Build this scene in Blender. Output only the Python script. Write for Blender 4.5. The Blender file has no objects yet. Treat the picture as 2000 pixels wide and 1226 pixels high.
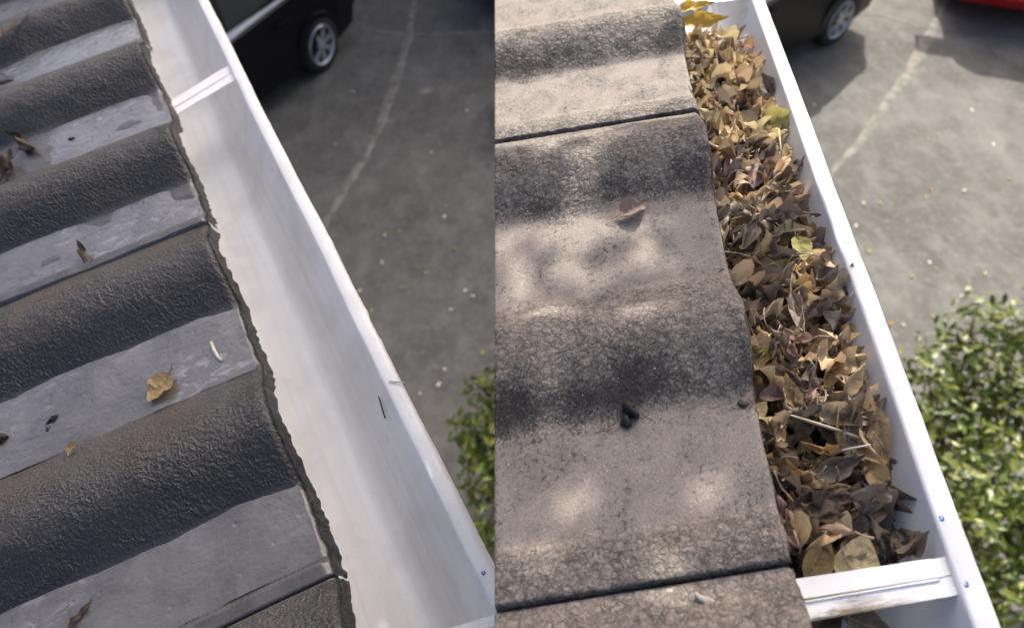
import bpy, bmesh, math, random
import numpy as np
from mathutils import Vector, Matrix
RND = random.Random(7)
NR = np.random.default_rng(7)
R_ = math.radians
scene = bpy.context.scene
col = scene.collection

# ------------------------------------------------------------------ camera
F, CX, CY, HZ, H = 1400.0, 1000.0, 613.0, -1000.0, 4.3     # focal length and image centre in photo pixels, camera height
TH = math.atan2(CY - HZ, F)
cd = bpy.data.cameras.new('camera'); cam = bpy.data.objects.new('camera', cd); col.objects.link(cam)
cam.location = (0, 0, H); cam.rotation_euler = (math.pi / 2 - TH, 0, 0)
cd.sensor_width = 36; cd.lens = F * 36 / 2000; cd.clip_start = 0.02; cd.clip_end = 600
cd.dof.use_dof = True; cd.dof.focus_distance = 0.50; cd.dof.aperture_fstop = 7.5
scene.camera = cam
# ------------------------------------------------------------------ sky, sun, exposure
SUN_AZ, SUN_EL = R_(18), R_(38)
w = bpy.data.worlds.new('World'); scene.world = w; w.use_nodes = True
nt = w.node_tree; bgn = nt.nodes['Background']
sky = nt.nodes.new('ShaderNodeTexSky'); sky.sky_type = 'NISHITA'; sky.sun_disc = False
sky.sun_elevation = SUN_EL; sky.sun_rotation = SUN_AZ; sky.air_density = 0.6; sky.dust_density = 6.0; sky.ozone_density = 0.25
nt.links.new(sky.outputs[0], bgn.inputs[0]); bgn.inputs[1].default_value = 0.15
S = np.array([math.sin(SUN_AZ) * math.cos(SUN_EL), math.cos(SUN_AZ) * math.cos(SUN_EL), math.sin(SUN_EL)])
sl = bpy.data.lights.new('sun', 'SUN'); sl.energy = 4.5; sl.angle = R_(0.53); sl.color = (1, 0.95, 0.87)
so = bpy.data.objects.new('sun', sl); col.objects.link(so)
so.rotation_euler = Vector(S).to_track_quat('Z', 'Y').to_euler(); so.location = (4, 12, 14)
vs = scene.view_settings; vs.view_transform = 'Standard'; vs.look = 'None'; vs.gamma = 1; vs.use_curve_mapping = False
vs.exposure = 1.0
scene.cycles.max_bounces = 6; scene.cycles.transparent_max_bounces = 4

# ------------------------------------------------------------------ geometry of the place
C0 = np.array([0, 0, H]); AX = np.array([1.0, 0, 0])
AU = np.array([0, math.sin(TH), math.cos(TH)]); AD = np.array([0, math.cos(TH), -math.sin(TH)])
UP = np.array([0, 0, 1.0])
def ray(x, y): return (x - CX) * AX + (CY - y) * AU + F * AD
def at_z(x, y, z=0.0):
    r = ray(x, y); return C0 + r * ((z - H) / r[2])

class Frame:
    """an eave: u along the gutter, v up the roof, w off the roof plane; c outward from the eave and h up for the gutter"""
    def __init__(s, E, g, sl, n, dry=False):
        s.dry = dry
        s.E, s.g, s.s, s.n = (np.array(q) for q in (E, g, sl, n))
        s.r = np.cross(s.g, UP)
    def P(s, u, v, w):
        u, v, w = np.broadcast_arrays(np.asarray(u, float), v, w)
        return s.E + u[..., None] * s.g + v[..., None] * s.s + w[..., None] * s.n
    def G(s, u, c, h):
        u, c, h = np.broadcast_arrays(np.asarray(u, float), c, h)
        return s.E + u[..., None] * s.g + c[..., None] * s.r + h[..., None] * UP
    def roof(s, x, y, w=0.0):           # spot on the roof plane -> (u, v)
        r = ray(x, y); t = ((s.E + w * s.n - C0) @ s.n) / (r @ s.n)
        q = C0 + t * r - s.E - w * s.n
        return np.linalg.lstsq(np.array([s.g, s.s]).T, q, rcond=None)[0]
    def surf(s, x, y, lift):            # spot on the rolls and troughs themselves -> (u, v, w)
        w_ = 0.0
        for _ in range(12):
            u, v = s.roof(x, y, w_ + lift); w_ = .5 * w_ + .5 * float(profile((u % TW) / TW, s.dry)[0])
        return u, v, w_ + lift
    def gut(s, x, y, h):                # spot at gutter height h -> (u, c)
        q = at_z(x, y, s.E[2] + h) - s.E
        return q @ s.g, q @ s.r
LF = Frame((-0.11718635, 0.180368, 3.82687243), (-0.45950836, 0.88817344, 0), (-0.906571, -0.38717911, -0.16799216), (-0.14960199, -0.07739858, 0.98571228))
RF = Frame((0.13752676, 0.13780757, 3.95181969), (0.05329917, 0.99857859, 0), (-0.98744063, -0.119316, -0.10356008), (-0.1049732, 0.00560295, 0.99445927), True)

# ------------------------------------------------------------------ noise
_lat = NR.random((256, 256))
def vnoise(x, y):
    x = np.asarray(x, float); y = np.asarray(y, float)
    xi = np.floor(x).astype(int); yi = np.floor(y).astype(int); fx = x - xi; fy = y - yi
    fx = fx * fx * (3 - 2 * fx); fy = fy * fy * (3 - 2 * fy)
    g = lambda a, b: _lat[a % 256, b % 256]
    return (g(xi, yi) * (1 - fx) + g(xi + 1, yi) * fx) * (1 - fy) + (g(xi, yi + 1) * (1 - fx) + g(xi + 1, yi + 1) * fx) * fy - 0.5
def fbm(x, y, o=3):
    r = 0; a = 1.0
    for i in range(o):
        r = r + a * vnoise(x * 2 ** i + 17.3 * i, y * 2 ** i + 5.1 * i); a *= 0.5
    return r

# ------------------------------------------------------------------ object helpers
def tag(o, label=None, cat=None, group=None, kind=None):
    if label: o['label'] = label
    if cat: o['category'] = cat
    if group: o['group'] = group
    if kind: o['kind'] = kind
    return o
def mesh(name, verts, faces, uvs=None, smooth=True, mats=None, fmat=None):
    m = bpy.data.meshes.new(name); m.from_pydata([tuple(map(float, v)) for v in verts], [], [tuple(map(int, f)) for f in faces])
    if smooth: m.polygons.foreach_set('use_smooth', [True] * len(m.polygons))
    if uvs is not None:
        uvs = np.asarray(uvs, float); l = m.uv_layers.new(name='uv')
        vi = np.zeros(len(m.loops), int); m.loops.foreach_get('vertex_index', vi)
        l.data.foreach_set('uv', uvs[vi].ravel())
    for q in (mats or []): m.materials.append(q)
    if fmat is not None: m.polygons.foreach_set('material_index', fmat)
    m.update(); return m
def link(name, m, parent=None, mat=None):
    o = bpy.data.objects.new(name, m); col.objects.link(o)
    if mat is not None: m.materials.clear(); m.materials.append(mat)
    if parent is not None: o.parent = parent
    return o
def empty(name, loc=(0, 0, 0), rz=0.0):
    o = bpy.data.objects.new(name, None); col.objects.link(o); o.location = loc; o.rotation_euler = (0, 0, rz); o.empty_display_size = 0.1
    return o
def gridf(nu, nv, off=0, flip=False):
    i, j = np.meshgrid(np.arange(nu - 1), np.arange(nv - 1), indexing='ij'); a = (i * nv + j).ravel() + off
    f = np.stack([a, a + nv, a + nv + 1, a + 1], 1)
    return f[:, ::-1] if flip else f
class MB:
    def __init__(s): s.v = []; s.f = []
    def add(s, v, f):
        k = len(s.v); s.v += [tuple(q) for q in v]; s.f += [tuple(i + k for i in q) for q in f]; return s
    def box(s, lo, hi):
        x0, y0, z0 = lo; x1, y1, z1 = hi
        return s.add([(x0, y0, z0), (x1, y0, z0), (x1, y1, z0), (x0, y1, z0), (x0, y0, z1), (x1, y0, z1), (x1, y1, z1), (x0, y1, z1)],
                     [(0, 3, 2, 1), (4, 5, 6, 7), (0, 1, 5, 4), (1, 2, 6, 5), (2, 3, 7, 6), (3, 0, 4, 7)])
    def tube(s, pts, rad, n=8):
        pts = [Vector(p) for p in pts]; rad = rad if hasattr(rad, '__len__') else [rad] * len(pts)
        v = []; f = []
        for i, p in enumerate(pts):
            d = (pts[min(i + 1, len(pts) - 1)] - pts[max(i - 1, 0)]).normalized()
            a = d.cross(Vector((0.3, 0.2, 0.93))).normalized(); b = d.cross(a)
            for k in range(n):
                t = 2 * math.pi * k / n; v.append(p + (a * math.cos(t) + b * math.sin(t)) * rad[i])
        for i in range(len(pts) - 1):
            for k in range(n):
                f.append((i * n + k, i * n + (k + 1) % n, (i + 1) * n + (k + 1) % n, (i + 1) * n + k))
        f.append(tuple(range(n))[::-1]); f.append(tuple((len(pts) - 1) * n + k for k in range(n)))
        return s.add(v, f)
    def build(s, name, mat, parent=None, smooth=False):
        return link(name, mesh(name, s.v, s.f, smooth=smooth), parent, mat)

# ------------------------------------------------------------------ materials
class NT:
    def __init__(s, name):
        s.m = bpy.data.materials.new(name); s.m.use_nodes = True; s.t = s.m.node_tree; s.p = s.t.nodes['Principled BSDF']
        s.out = s.t.nodes['Material Output']
    def n(s, typ, **kw):
        q = s.t.nodes.new('ShaderNode' + typ)
        for k, v in kw.items():
            if k in q.bl_rna.properties: setattr(q, k, v)
            else: q.inputs[k.replace('_', ' ')].default_value = v
        return q
    def l(s, a, b): s.t.links.new(a, b)
    def coord(s, which='UV'): return s.n('TexCoord').outputs[which]
    def mapping(s, src, scale=(1, 1, 1)):
        q = s.n('Mapping'); q.inputs['Scale'].default_value = scale; s.l(src, q.inputs['Vector']); return q.outputs[0]
    def noise(s, src, scale, detail=4, rough=0.55, dist=0.0):
        q = s.n('TexNoise', Scale=scale, Detail=detail, Roughness=rough, Distortion=dist); s.l(src, q.inputs['Vector']); return q.outputs['Fac']
    def voro(s, src, scale, feature='F1', out='Distance', rnd=1.0):
        q = s.n('TexVoronoi', feature=feature, Scale=scale, Randomness=rnd); s.l(src, q.inputs['Vector']); return q.outputs[out]
    def ramp(s, fac, stops):
        q = s.n('ValToRGB'); r = q.color_ramp
        while len(r.elements) < len(stops): r.elements.new(0.5)
        for e, (p, c) in zip(r.elements, stops):
            e.position = p; e.color = (c, c, c, 1) if not hasattr(c, '__len__') else (*c, 1)
        s.l(fac, q.inputs[0]); return q.outputs[0]
    def mix(s, fac, a, b, typ='MIX'):
        q = s.n('Mix', data_type='RGBA', blend_type=typ)
        for sock, v in ((q.inputs[0], fac), (q.inputs[6], a), (q.inputs[7], b)):
            if hasattr(v, 'is_output'): s.l(v, sock)
            elif hasattr(v, '__len__'): sock.default_value = (*v, 1)
            else: sock.default_value = v
        return q.outputs[2]
    def math(s, op, a, b=0.0):
        q = s.n('Math', operation=op)
        for sock, v in ((q.inputs[0], a), (q.inputs[1], b)):
            if hasattr(v, 'is_output'): s.l(v, sock)
            else: sock.default_value = v
        return q.outputs[0]
    def bump(s, h, strength, dist, prev=None):
        q = s.n('Bump', Strength=strength, Distance=dist); s.l(h, q.inputs['Height'])
        if prev is not None: s.l(prev, q.inputs['Normal'])
        return q.outputs[0]
    def set(s, **kw):
        for k, v in kw.items():
            sock = s.p.inputs[k.replace('_', ' ')]
            if hasattr(v, 'is_output'): s.l(v, sock)
            elif hasattr(v, '__len__'): sock.default_value = (*v, 1)
            else: sock.default_value = v
        return s
def plain(name, c, rough=0.5, metal=0.0, spec=0.5, coat=0.0, nscale=6, var=0.12):
    m = NT(name); n = m.noise(m.coord('Object'), nscale, 5)
    a = tuple(x * (1 - var) for x in c); b = tuple(min(1, x * (1 + var)) for x in c)
    m.set(Base_Color=m.ramp(n, [(0.3, a), (0.7, b)]), Roughness=rough, Metallic=metal, Specular_IOR_Level=spec, Coat_Weight=coat)
    return m.m

def attr(m, name):
    return m.n('Attribute', attribute_name=name).outputs['Fac']

def mat_tile_wet():
    m = NT('wet_concrete_tile'); uv = m.coord('UV')
    big = m.noise(uv, 9, 5, .6); mid = m.noise(uv, 60, 4, .6, .4); fine = m.noise(uv, 800, 3, .7); grit = m.noise(uv, 420, 3, .65)
    dn = m.n('TexNoise', Scale=110., Detail=3.); m.l(uv, dn.inputs['Vector'])
    v1 = m.voro(m.mix(.010, uv, dn.outputs['Color'], 'ADD'), 340, 'F1'); roll, lich_shade = attr(m, 'roll'), attr(m, 'lichen')  # on the wet tiles the 'lichen' mask carries painted flank shade
    c = m.ramp(mid, [(.3, (.048, .042, .037)), (.55, (.096, .086, .077)), (.8, (.155, .140, .126))])
    c = m.mix(m.ramp(big, [(.42, 0.0), (.66, .75)]), c, (.085, .060, .038))
    lm = m.math('ADD', lich_shade, m.math('MULTIPLY', m.math('SUBTRACT', mid, .5), .9)); lm = m.math('ADD', lm, m.math('MULTIPLY', m.math('SUBTRACT', grit, .5), 1.2))
    c = m.mix(m.ramp(lm, [(.10, 0.0), (.46, .92)]), c, (.011, .010, .009))  # near flanks of the rolls painted almost black for their low-sky shade
    c = m.mix(m.ramp(fine, [(.60, 0.0), (.70, .7)]), c, (.27, .25, .235))
    c = m.mix(m.ramp(fine, [(.32, .75), (.42, 0.0)]), c, (.010, .009, .008))
    c = m.mix(m.ramp(roll, [(.0, .85), (.25, 0.0)]), c, m.ramp(mid, [(.3, (.075, .069, .065)), (.7, (.135, .126, .122))]))
    rk = m.ramp(roll, [(0., .06), (.3, 1.)])
    b = m.bump(m.math('MULTIPLY', m.math('MULTIPLY', v1, rk), m.ramp(m.noise(uv, 16, 4, .6), [(.35, .25), (.65, 1.)])), .9, .0016); b = m.bump(m.math('MULTIPLY', fine, rk), .6, .0007, b); b = m.bump(m.math('MULTIPLY', grit, rk), .7, .0012, b)
    m.set(Base_Color=c, Roughness=m.math('MULTIPLY', m.ramp(grit, [(.3, .30), (.7, .55)]), m.ramp(roll, [(.0, .65), (.2, 1.)])), Specular_IOR_Level=.62, Normal=b); return m.m
def mat_tile_dry():
    m = NT('dry_lichened_tile'); uv = m.coord('UV')
    big = m.noise(uv, 11, 4, .6); mid = m.noise(uv, 48, 5, .65, .3); fine = m.noise(uv, 520, 3, .65); grit = m.noise(uv, 1100, 2, .7)
    dist = m.n('TexNoise', Scale=130., Detail=5., Roughness=.65); m.l(uv, dist.inputs['Vector'])
    wv = m.mix(.011, uv, dist.outputs['Color'], 'ADD')
    crk = m.voro(wv, 170, 'DISTANCE_TO_EDGE'); crk2 = m.voro(wv, 330, 'DISTANCE_TO_EDGE')
    roll, lich_shade = attr(m, 'roll'), attr(m, 'lichen')
    c = m.ramp(mid, [(.25, (.225, .192, .166)), (.55, (.295, .256, .222)), (.8, (.355, .312, .272))])
    bl2 = m.noise(uv, 30, 6, .75, .4); c = m.mix(m.ramp(bl2, [(.46, 0.0), (.66, .62)]), c, (.135, .125, .115))
    c = m.mix(m.ramp(grit, [(.35, .5), (.5, 0.0)]), c, (.13, .115, .10))
    c = m.mix(m.ramp(grit, [(.60, 0.0), (.75, .45)]), c, (.55, .51, .46))
    line = m.math('MULTIPLY', m.ramp(crk, [(.0, 1.), (.07, .55), (.15, 0.)]), m.ramp(roll, [(.02, .08), (.25, .80)]))
    line2 = m.math('MULTIPLY', m.ramp(crk2, [(.0, 1.), (.16, 0.)]), m.ramp(roll, [(.02, .04), (.3, .5)]))
    c = m.mix(m.math('MULTIPLY', line, m.ramp(m.noise(uv, 85, 3), [(.36, .35), (.6, 1.)])), c, (.050, .047, .042))
    c = m.mix(line2, c, (.07, .06, .055))
    lm = m.math('ADD', m.math('MULTIPLY', lich_shade, .74), m.math('MULTIPLY', m.math('SUBTRACT', mid, .5), 1.5))
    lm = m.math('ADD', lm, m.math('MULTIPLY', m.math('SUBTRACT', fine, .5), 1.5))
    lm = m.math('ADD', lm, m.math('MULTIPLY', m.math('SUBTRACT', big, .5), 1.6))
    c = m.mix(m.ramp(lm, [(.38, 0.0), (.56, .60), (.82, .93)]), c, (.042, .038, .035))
    c = m.mix(m.math('MULTIPLY', m.ramp(m.noise(uv, 300, 3, .7), [(.52, 0.0), (.61, .9)]), m.ramp(bl2, [(.44, .10), (.62, 1.)])), c, (.055, .05, .046))
    c = m.mix(m.ramp(m.noise(uv, 640, 2, .6), [(.66, 0.0), (.72, .8)]), c, (.60, .56, .51))
    rk = m.ramp(roll, [(.0, .04), (.35, 1.)]); b = m.bump(m.math('MULTIPLY', crk, rk), .8, .0020); b = m.bump(m.math('MULTIPLY', crk2, rk), .5, .001, b); b = m.bump(fine, .7, .0009, b); b = m.bump(grit, .5, .0006, b)
    m.set(Base_Color=c, Roughness=.9, Specular_IOR_Level=.25, Normal=b); return m.m
def mat_puddle():
    m = NT('silty_water_sky_sheen'); uv = m.coord('UV')
    a = m.noise(uv, 26, 5, .6, .5); d = m.noise(uv, 150, 3, .6, .6); v = m.voro(uv, 75, 'F1')
    c = m.ramp(a, [(.3, (.100, .088, .079)), (.6, (.165, .149, .137)), (.8, (.225, .206, .192))])
    st = m.noise(m.mapping(uv, (1.0, .55, 1)), 115, 4, .55, .35); z = m.noise(uv, 13, 3, .5)
    c = m.mix(m.math('MULTIPLY', m.ramp(st, [(.52, 0.0), (.60, .65)]), m.ramp(z, [(.50, 0.0), (.62, 1.)])), c, (.33, .32, .325))  # pale streaks: broken sky reflection painted into the water colour
    b = m.bump(d, .30, .0012); b = m.bump(a, .5, .003, b); b = m.bump(st, .5, .0015, b); b = m.bump(m.ramp(v, [(.0, 1.), (.16, 0.)]), .35, .0012, b)
    m.set(Base_Color=c, Roughness=.06, Specular_IOR_Level=.75, Coat_Weight=.9, Coat_Roughness=.03, Coat_IOR=1.6, Normal=b, Coat_Normal=b); return m.m
def mat_gutter(name, base, dirt):
    m = NT(name); uv = m.coord('UV')
    st = m.noise(m.mapping(uv, (5, 110, 1)), 1.0, 7, .7, .5); bl = m.noise(uv, 14, 5, .6, .6); sp = m.voro(uv, 95, 'F1'); fl = m.noise(uv, 240, 2, .5)
    c = m.mix(m.math('MULTIPLY', m.ramp(st, [(.42, 0.0), (.75, .40)]), dirt), base, (.52, .49, .43))
    c = m.mix(m.math('MULTIPLY', m.ramp(bl, [(.45, 0.0), (.75, .7)]), dirt), c, (.56, .54, .49))
    lip = attr(m, 'lip')
    c = m.mix(m.math('MULTIPLY', m.math('MULTIPLY', lip, m.ramp(fl, [(.60, 0.0), (.70, .35)])), dirt), c, (.45, .44, .42))
    c = m.mix(m.math('MULTIPLY', m.ramp(sp, [(.0, .8), (.028, .5), (.04, 0.0)]), m.ramp(bl, [(.42, 0.), (.5, 1.)])), c, (.10, .09, .08))
    b = m.bump(bl, .10, .004); b = m.bump(fl, .10, .0006, b)
    m.set(Base_Color=c, Roughness=m.ramp(bl, [(.3, .26), (.7, .5)]), Specular_IOR_Level=.5, Normal=b); return m.m
def mat_ground():
    m = NT('driveway_concrete'); co = m.coord('Object')
    a = m.noise(co, .7, 6, .6, .15); b_ = m.noise(co, 3.0, 8, .68, .1); st = m.noise(m.mapping(co, (4.2, 2.4, 1)), 1.0, 7, .7, .15); f = m.noise(co, 70, 4, .7); p = m.noise(co, 16, 6, .7, .1)
    c = m.ramp(a, [(.28, (.086, .084, .077)), (.5, (.124, .121, .110)), (.72, (.172, .167, .154))])
    c = m.mix(m.ramp(st, [(.46, 0.0), (.70, .65)]), c, (.215, .21, .194))
    c = m.mix(m.ramp(b_, [(.34, .65), (.5, 0.0)]), c, (.082, .080, .073))
    c = m.mix(m.ramp(p, [(.54, 0.0), (.68, .6)]), c, (.225, .217, .20))
    c = m.mix(m.ramp(f, [(.38, .4), (.5, 0.0)]), c, (.09, .087, .08))
    m.set(Base_Color=c, Roughness=.95, Specular_IOR_Level=.1, Normal=m.bump(f, .35, .004)); return m.m
def leaf_mat(name, stops, rough=.62, trans=.25, vein=(.6, .5, .38), spot=(.03, .02, .014), spots=.5):
    m = NT(name); uv = m.coord('UV'); sx = m.n('SeparateXYZ'); m.l(uv, sx.inputs[0]); x, y = sx.outputs[0], sx.outputs[1]
    rnd = m.n('ObjectInfo').outputs['Random']; at = m.n('Attribute', attribute_name='tone').outputs['Fac']
    oc = m.coord('Object'); n1 = m.noise(oc, 90, 4, .6, .5); n2 = m.noise(oc, 420, 3, .6)
    fac = m.math('FRACT', m.math('ADD', rnd, at))
    c = m.ramp(m.math('ADD', fac, m.math('MULTIPLY', m.math('SUBTRACT', n1, .5), .16)), stops)
    ay = m.math('ABSOLUTE', y); vn = m.math('ABSOLUTE', m.math('SINE', m.math('ADD', m.math('MULTIPLY', x, 26.), m.math('MULTIPLY', ay, -7.))))
    c = m.mix(m.ramp(vn, [(.0, .30), (.16, 0.0)]), c, vein)
    c = m.mix(m.ramp(ay, [(.0, .7), (.055, 0.0)]), c, vein)
    c = m.mix(m.math('MULTIPLY', m.ramp(n1, [(.54, 0.0), (.68, 1.)]), spots), c, spot)
    b = m.bump(m.ramp(vn, [(.0, 0.), (.3, 1.)]), .6, .0008); b = m.bump(n2, .6, .0007, b)
    m.set(Base_Color=c, Roughness=rough, Specular_IOR_Level=.35, Normal=b)
    tr = m.n('BsdfTranslucent'); m.l(c, tr.inputs[0]); ms = m.n('MixShader'); ms.inputs[0].default_value = trans
    m.l(m.p.outputs[0], ms.inputs[1]); m.l(tr.outputs[0], ms.inputs[2]); m.l(ms.outputs[0], m.out.inputs[0]); return m.m
M = dict(
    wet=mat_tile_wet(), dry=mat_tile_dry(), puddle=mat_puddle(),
    gutter_clean=mat_gutter('white_gutter_rinsed', (.90, .895, .880), .60), gutter_full=mat_gutter('white_gutter_plain', (.72, .73, .75), .12),
    ground=mat_ground(), seam=plain('pale_cement_seam', (.190, .182, .158), .95, spec=.1, nscale=9, var=.38),
    fascia=plain('white_fascia_paint', (.72, .72, .70), .5), brick=plain('render_wall', (.45, .42, .38), .9, nscale=20),
    timber=plain('rafter_timber', (.30, .22, .14), .8, nscale=20), mortar=plain('grey_bedding_mortar', (.07, .068, .065), .9, nscale=60, var=.4),
    black_paint=plain('black_car_paint', (.004, .0045, .006), .38, spec=.2, coat=.08), red_paint=plain('red_car_paint', (.62, .012, .014), .3, coat=.8, var=.03),
    glass=plain('dark_car_glass', (.006, .010, .009), .06, spec=.3), strip_shine=plain('silver_strip_shine', (.50, .52, .56), .32, .35),
    rubber=plain('tyre_rubber', (.016, .016, .017), .75), alloy=plain('alloy_wheel', (.50, .51, .54), .38, .55), arch=plain('black_plastic', (.012, .012, .013), .6),
    redlamp=plain('tail_lamp_red', (.30, .01, .012), .15), whitelamp=plain('lamp_clear', (.55, .58, .62), .12),
    bark=plain('bark', (.11, .085, .06), .9, nscale=14, var=.4), twig=plain('dry_twig', (.34, .27, .20), .8, nscale=300, var=.3),
    pale_twig=plain('pale_twig', (.40, .34, .26), .85, spec=.1, nscale=120, var=.25),
    darktwig=plain('dark_wet_twig', (.03, .025, .022), .5, nscale=300, var=.3), straw=plain('bleached_straw', (.60, .55, .45), .6, nscale=300),
    blob=plain('black_moss_lump', (.012, .012, .013), .7, nscale=250, var=.5), ink=plain('blue_ink', (.04, .12, .42), .4, nscale=400),
    litter=plain('leaf_mould', (.016, .012, .008), .95, nscale=160, var=.6), lichen=plain('pale_lichen', (.33, .31, .28), .95, spec=.1, nscale=300, var=.3),
    dry_leaf=leaf_mat('dry_leaf', [(0, (0.320, 0.235, 0.146)), (.2, (0.519, 0.373, 0.221)), (.38, (0.683, 0.512, 0.299)), (.52, (0.409, 0.309, 0.200)), (.66, (0.700, 0.588, 0.318)), (.78, (0.550, 0.362, 0.238)), (.9, (0.443, 0.359, 0.244)), (1, (0.264, 0.196, 0.126))]),
    grey_leaf=leaf_mat('grey_brown_leaf', [(0, (0.118, 0.093, 0.074)), (.35, (0.210, 0.170, 0.131)), (.7, (0.275, 0.214, 0.161)), (1, (0.152, 0.118, 0.094))]),
    pink_leaf=leaf_mat('pinkish_leaf', [(0, (0.344, 0.217, 0.189)), (.5, (0.438, 0.293, 0.251)), (1, (0.309, 0.197, 0.169))], spots=.25),
    tan_leaf=leaf_mat('tan_leaf', [(0, (.26, .19, .15)), (1, (.30, .22, .17))], spots=.2, vein=(.42, .33, .26)),
    yellow_leaf=leaf_mat('yellow_leaf', [(0, (.52, .30, .035)), (.5, (.55, .36, .06)), (1, (.45, .30, .05))], trans=.35, vein=(.62, .45, .16), spots=.2),
    lime_leaf=leaf_mat('yellow_green_leaf', [(0, (.40, .36, .10)), (.5, (.47, .42, .14)), (1, (.38, .37, .10))], trans=.3, vein=(.55, .5, .25), spots=.15),
    gold_leaf=leaf_mat('golden_dry_leaf', [(0, (.42, .28, .12)), (.5, (.50, .36, .17)), (1, (.42, .30, .14))], vein=(.24, .15, .07), spots=.45),
    wet_leaf=leaf_mat('wet_dark_leaf', [(0, (.075, .055, .04)), (.5, (.12, .088, .06)), (1, (.065, .05, .038))], rough=.3, trans=.1, vein=(.22, .18, .13)),
    green_leaf=leaf_mat('shrub_leaf', [(0, (0.029, 0.051, 0.008)), (.25, (0.066, 0.108, 0.013)), (.5, (0.114, 0.156, 0.022)), (.75, (0.190, 0.220, 0.035)), (.9, (0.256, 0.280, 0.055)), (1, (0.057, 0.081, 0.013))], rough=.30, trans=.3, vein=(.20, .24, .07), spots=.1),
    tree_leaf=leaf_mat('tree_leaf', [(0, (.035, .06, .012)), (.5, (.06, .09, .02)), (1, (.045, .07, .014))], rough=.45, trans=.15, vein=(.1, .12, .05), spots=.1),
)

# ------------------------------------------------------------------ ground
m = MB().add([(-120, -120, 0), (120, -120, 0), (120, 120, 0), (-120, 120, 0)], [(0, 1, 2, 3)])
ground = tag(m.build('driveway', M['ground']), 'mottled grey concrete driveway below the roofs', kind='structure')
def seam(pts, wid, seed):
    P = [at_z(*p) for p in pts]; Q = []
    for a, b in zip(P[:-1], P[1:]):
        n = max(2, int(np.linalg.norm(b - a) / .05)); Q += [a + (b - a) * k / n for k in range(n)]
    Q.append(P[-1]); Q = np.array(Q); n = len(Q); d = np.gradient(Q, axis=0); d /= np.linalg.norm(d, axis=1)[:, None]
    nr = np.stack([-d[:, 1], d[:, 0], 0 * d[:, 0]], 1); k = np.arange(n)
    ww = np.interp(k, np.linspace(0, n - 1, len(wid)), wid)
    L = Q + nr * (ww * (.48 + .30 * fbm(k * .4, k * 0 + seed, 3)))[:, None]; Rr = Q - nr * (ww * (.48 + .30 * fbm(k * .4, k * 0 + seed + 9, 3)))[:, None]
    v = np.concatenate([np.stack([L[:, 0], L[:, 1], 0 * k - .002], 1), np.stack([(L[:, 0] + Q[:, 0]) / 2, (L[:, 1] + Q[:, 1]) / 2, 0 * k + .006 + .003 * fbm(k * .3, k * 0 + seed)], 1),
                        np.stack([(Rr[:, 0] + Q[:, 0]) / 2, (Rr[:, 1] + Q[:, 1]) / 2, 0 * k + .006], 1), np.stack([Rr[:, 0], Rr[:, 1], 0 * k - .002], 1)])
    f = [(j * n + i, (j + 1) * n + i, (j + 1) * n + i + 1, j * n + i + 1) for j in range(3) for i in range(n - 1)]
    return link('cement_seam', mesh('cement_seam', v, f), ground, M['seam'])
seam([(815, -30), (806, 20), (800, 70), (778, 140), (748, 230), (712, 310), (680, 360), (640, 425), (600, 500)], [.07, .11, .14, .11, .09, .06], 1)
seam([(672, 62), (730, 60), (800, 68), (860, 66), (966, 64), (1100, 62)], [.03, .06, .05, .02, .015], 2)
seam([(1862, -30), (1850, 0), (1830, 40), (1808, 80), (1778, 140), (1735, 195), (1690, 262), (1640, 320), (1600, 372)], [.05, .07, .14, .13, .09, .08, .04], 3)
seam([(1690, 30), (1735, 32), (1790, 52), (1850, 60), (1900, 66)], [.02, .05, .05, .015], 4)

# ------------------------------------------------------------------ roof tiles
TW = 0.39
def profile(t, dry=False):
    """height and roll mask across one tile, t from its near edge: lip, pan, roll, pan, roll"""
    t = np.asarray(t, float); s = t * .3
    a1, b1, a2, b2, hh = (.076, .157, .219, .300, .0195) if dry else (.056, .154, .206, .300, .027)
    def rollf(a, b, h, cut=1.0):
        x = np.clip((s - a) / (b - a), 0, 1) * cut
        return h * np.sin(np.pi * np.clip(x, 0, 1)) ** 1.35, np.where((s > a) & (s < b), np.sin(np.pi * x), 0)
    w1, m1 = rollf(a1, b1, hh); w2, m2 = rollf(a2, b2, hh, .92)
    lip = .0040 * np.clip((.0125 - s) / .004, 0, 1)
    if dry: lip = .0062 * np.clip((.024 - s) / .014, 0, 1) ** .8
    x1 = np.clip((s - a1) / (b1 - a1), 0, 1); x2 = np.clip((s - a2) / (b2 - a2), 0, 1)
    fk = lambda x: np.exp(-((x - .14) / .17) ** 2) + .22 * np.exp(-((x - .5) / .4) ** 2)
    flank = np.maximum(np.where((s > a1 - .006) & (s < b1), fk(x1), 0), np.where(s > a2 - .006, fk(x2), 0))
    m3 = (.45 * np.clip((.026 - s) / .010, 0, 1)) if dry else 0
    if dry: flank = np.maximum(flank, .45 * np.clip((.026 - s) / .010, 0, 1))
    return w1 + w2 + lip, np.maximum(np.maximum(m1, m2), m3), flank
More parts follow.
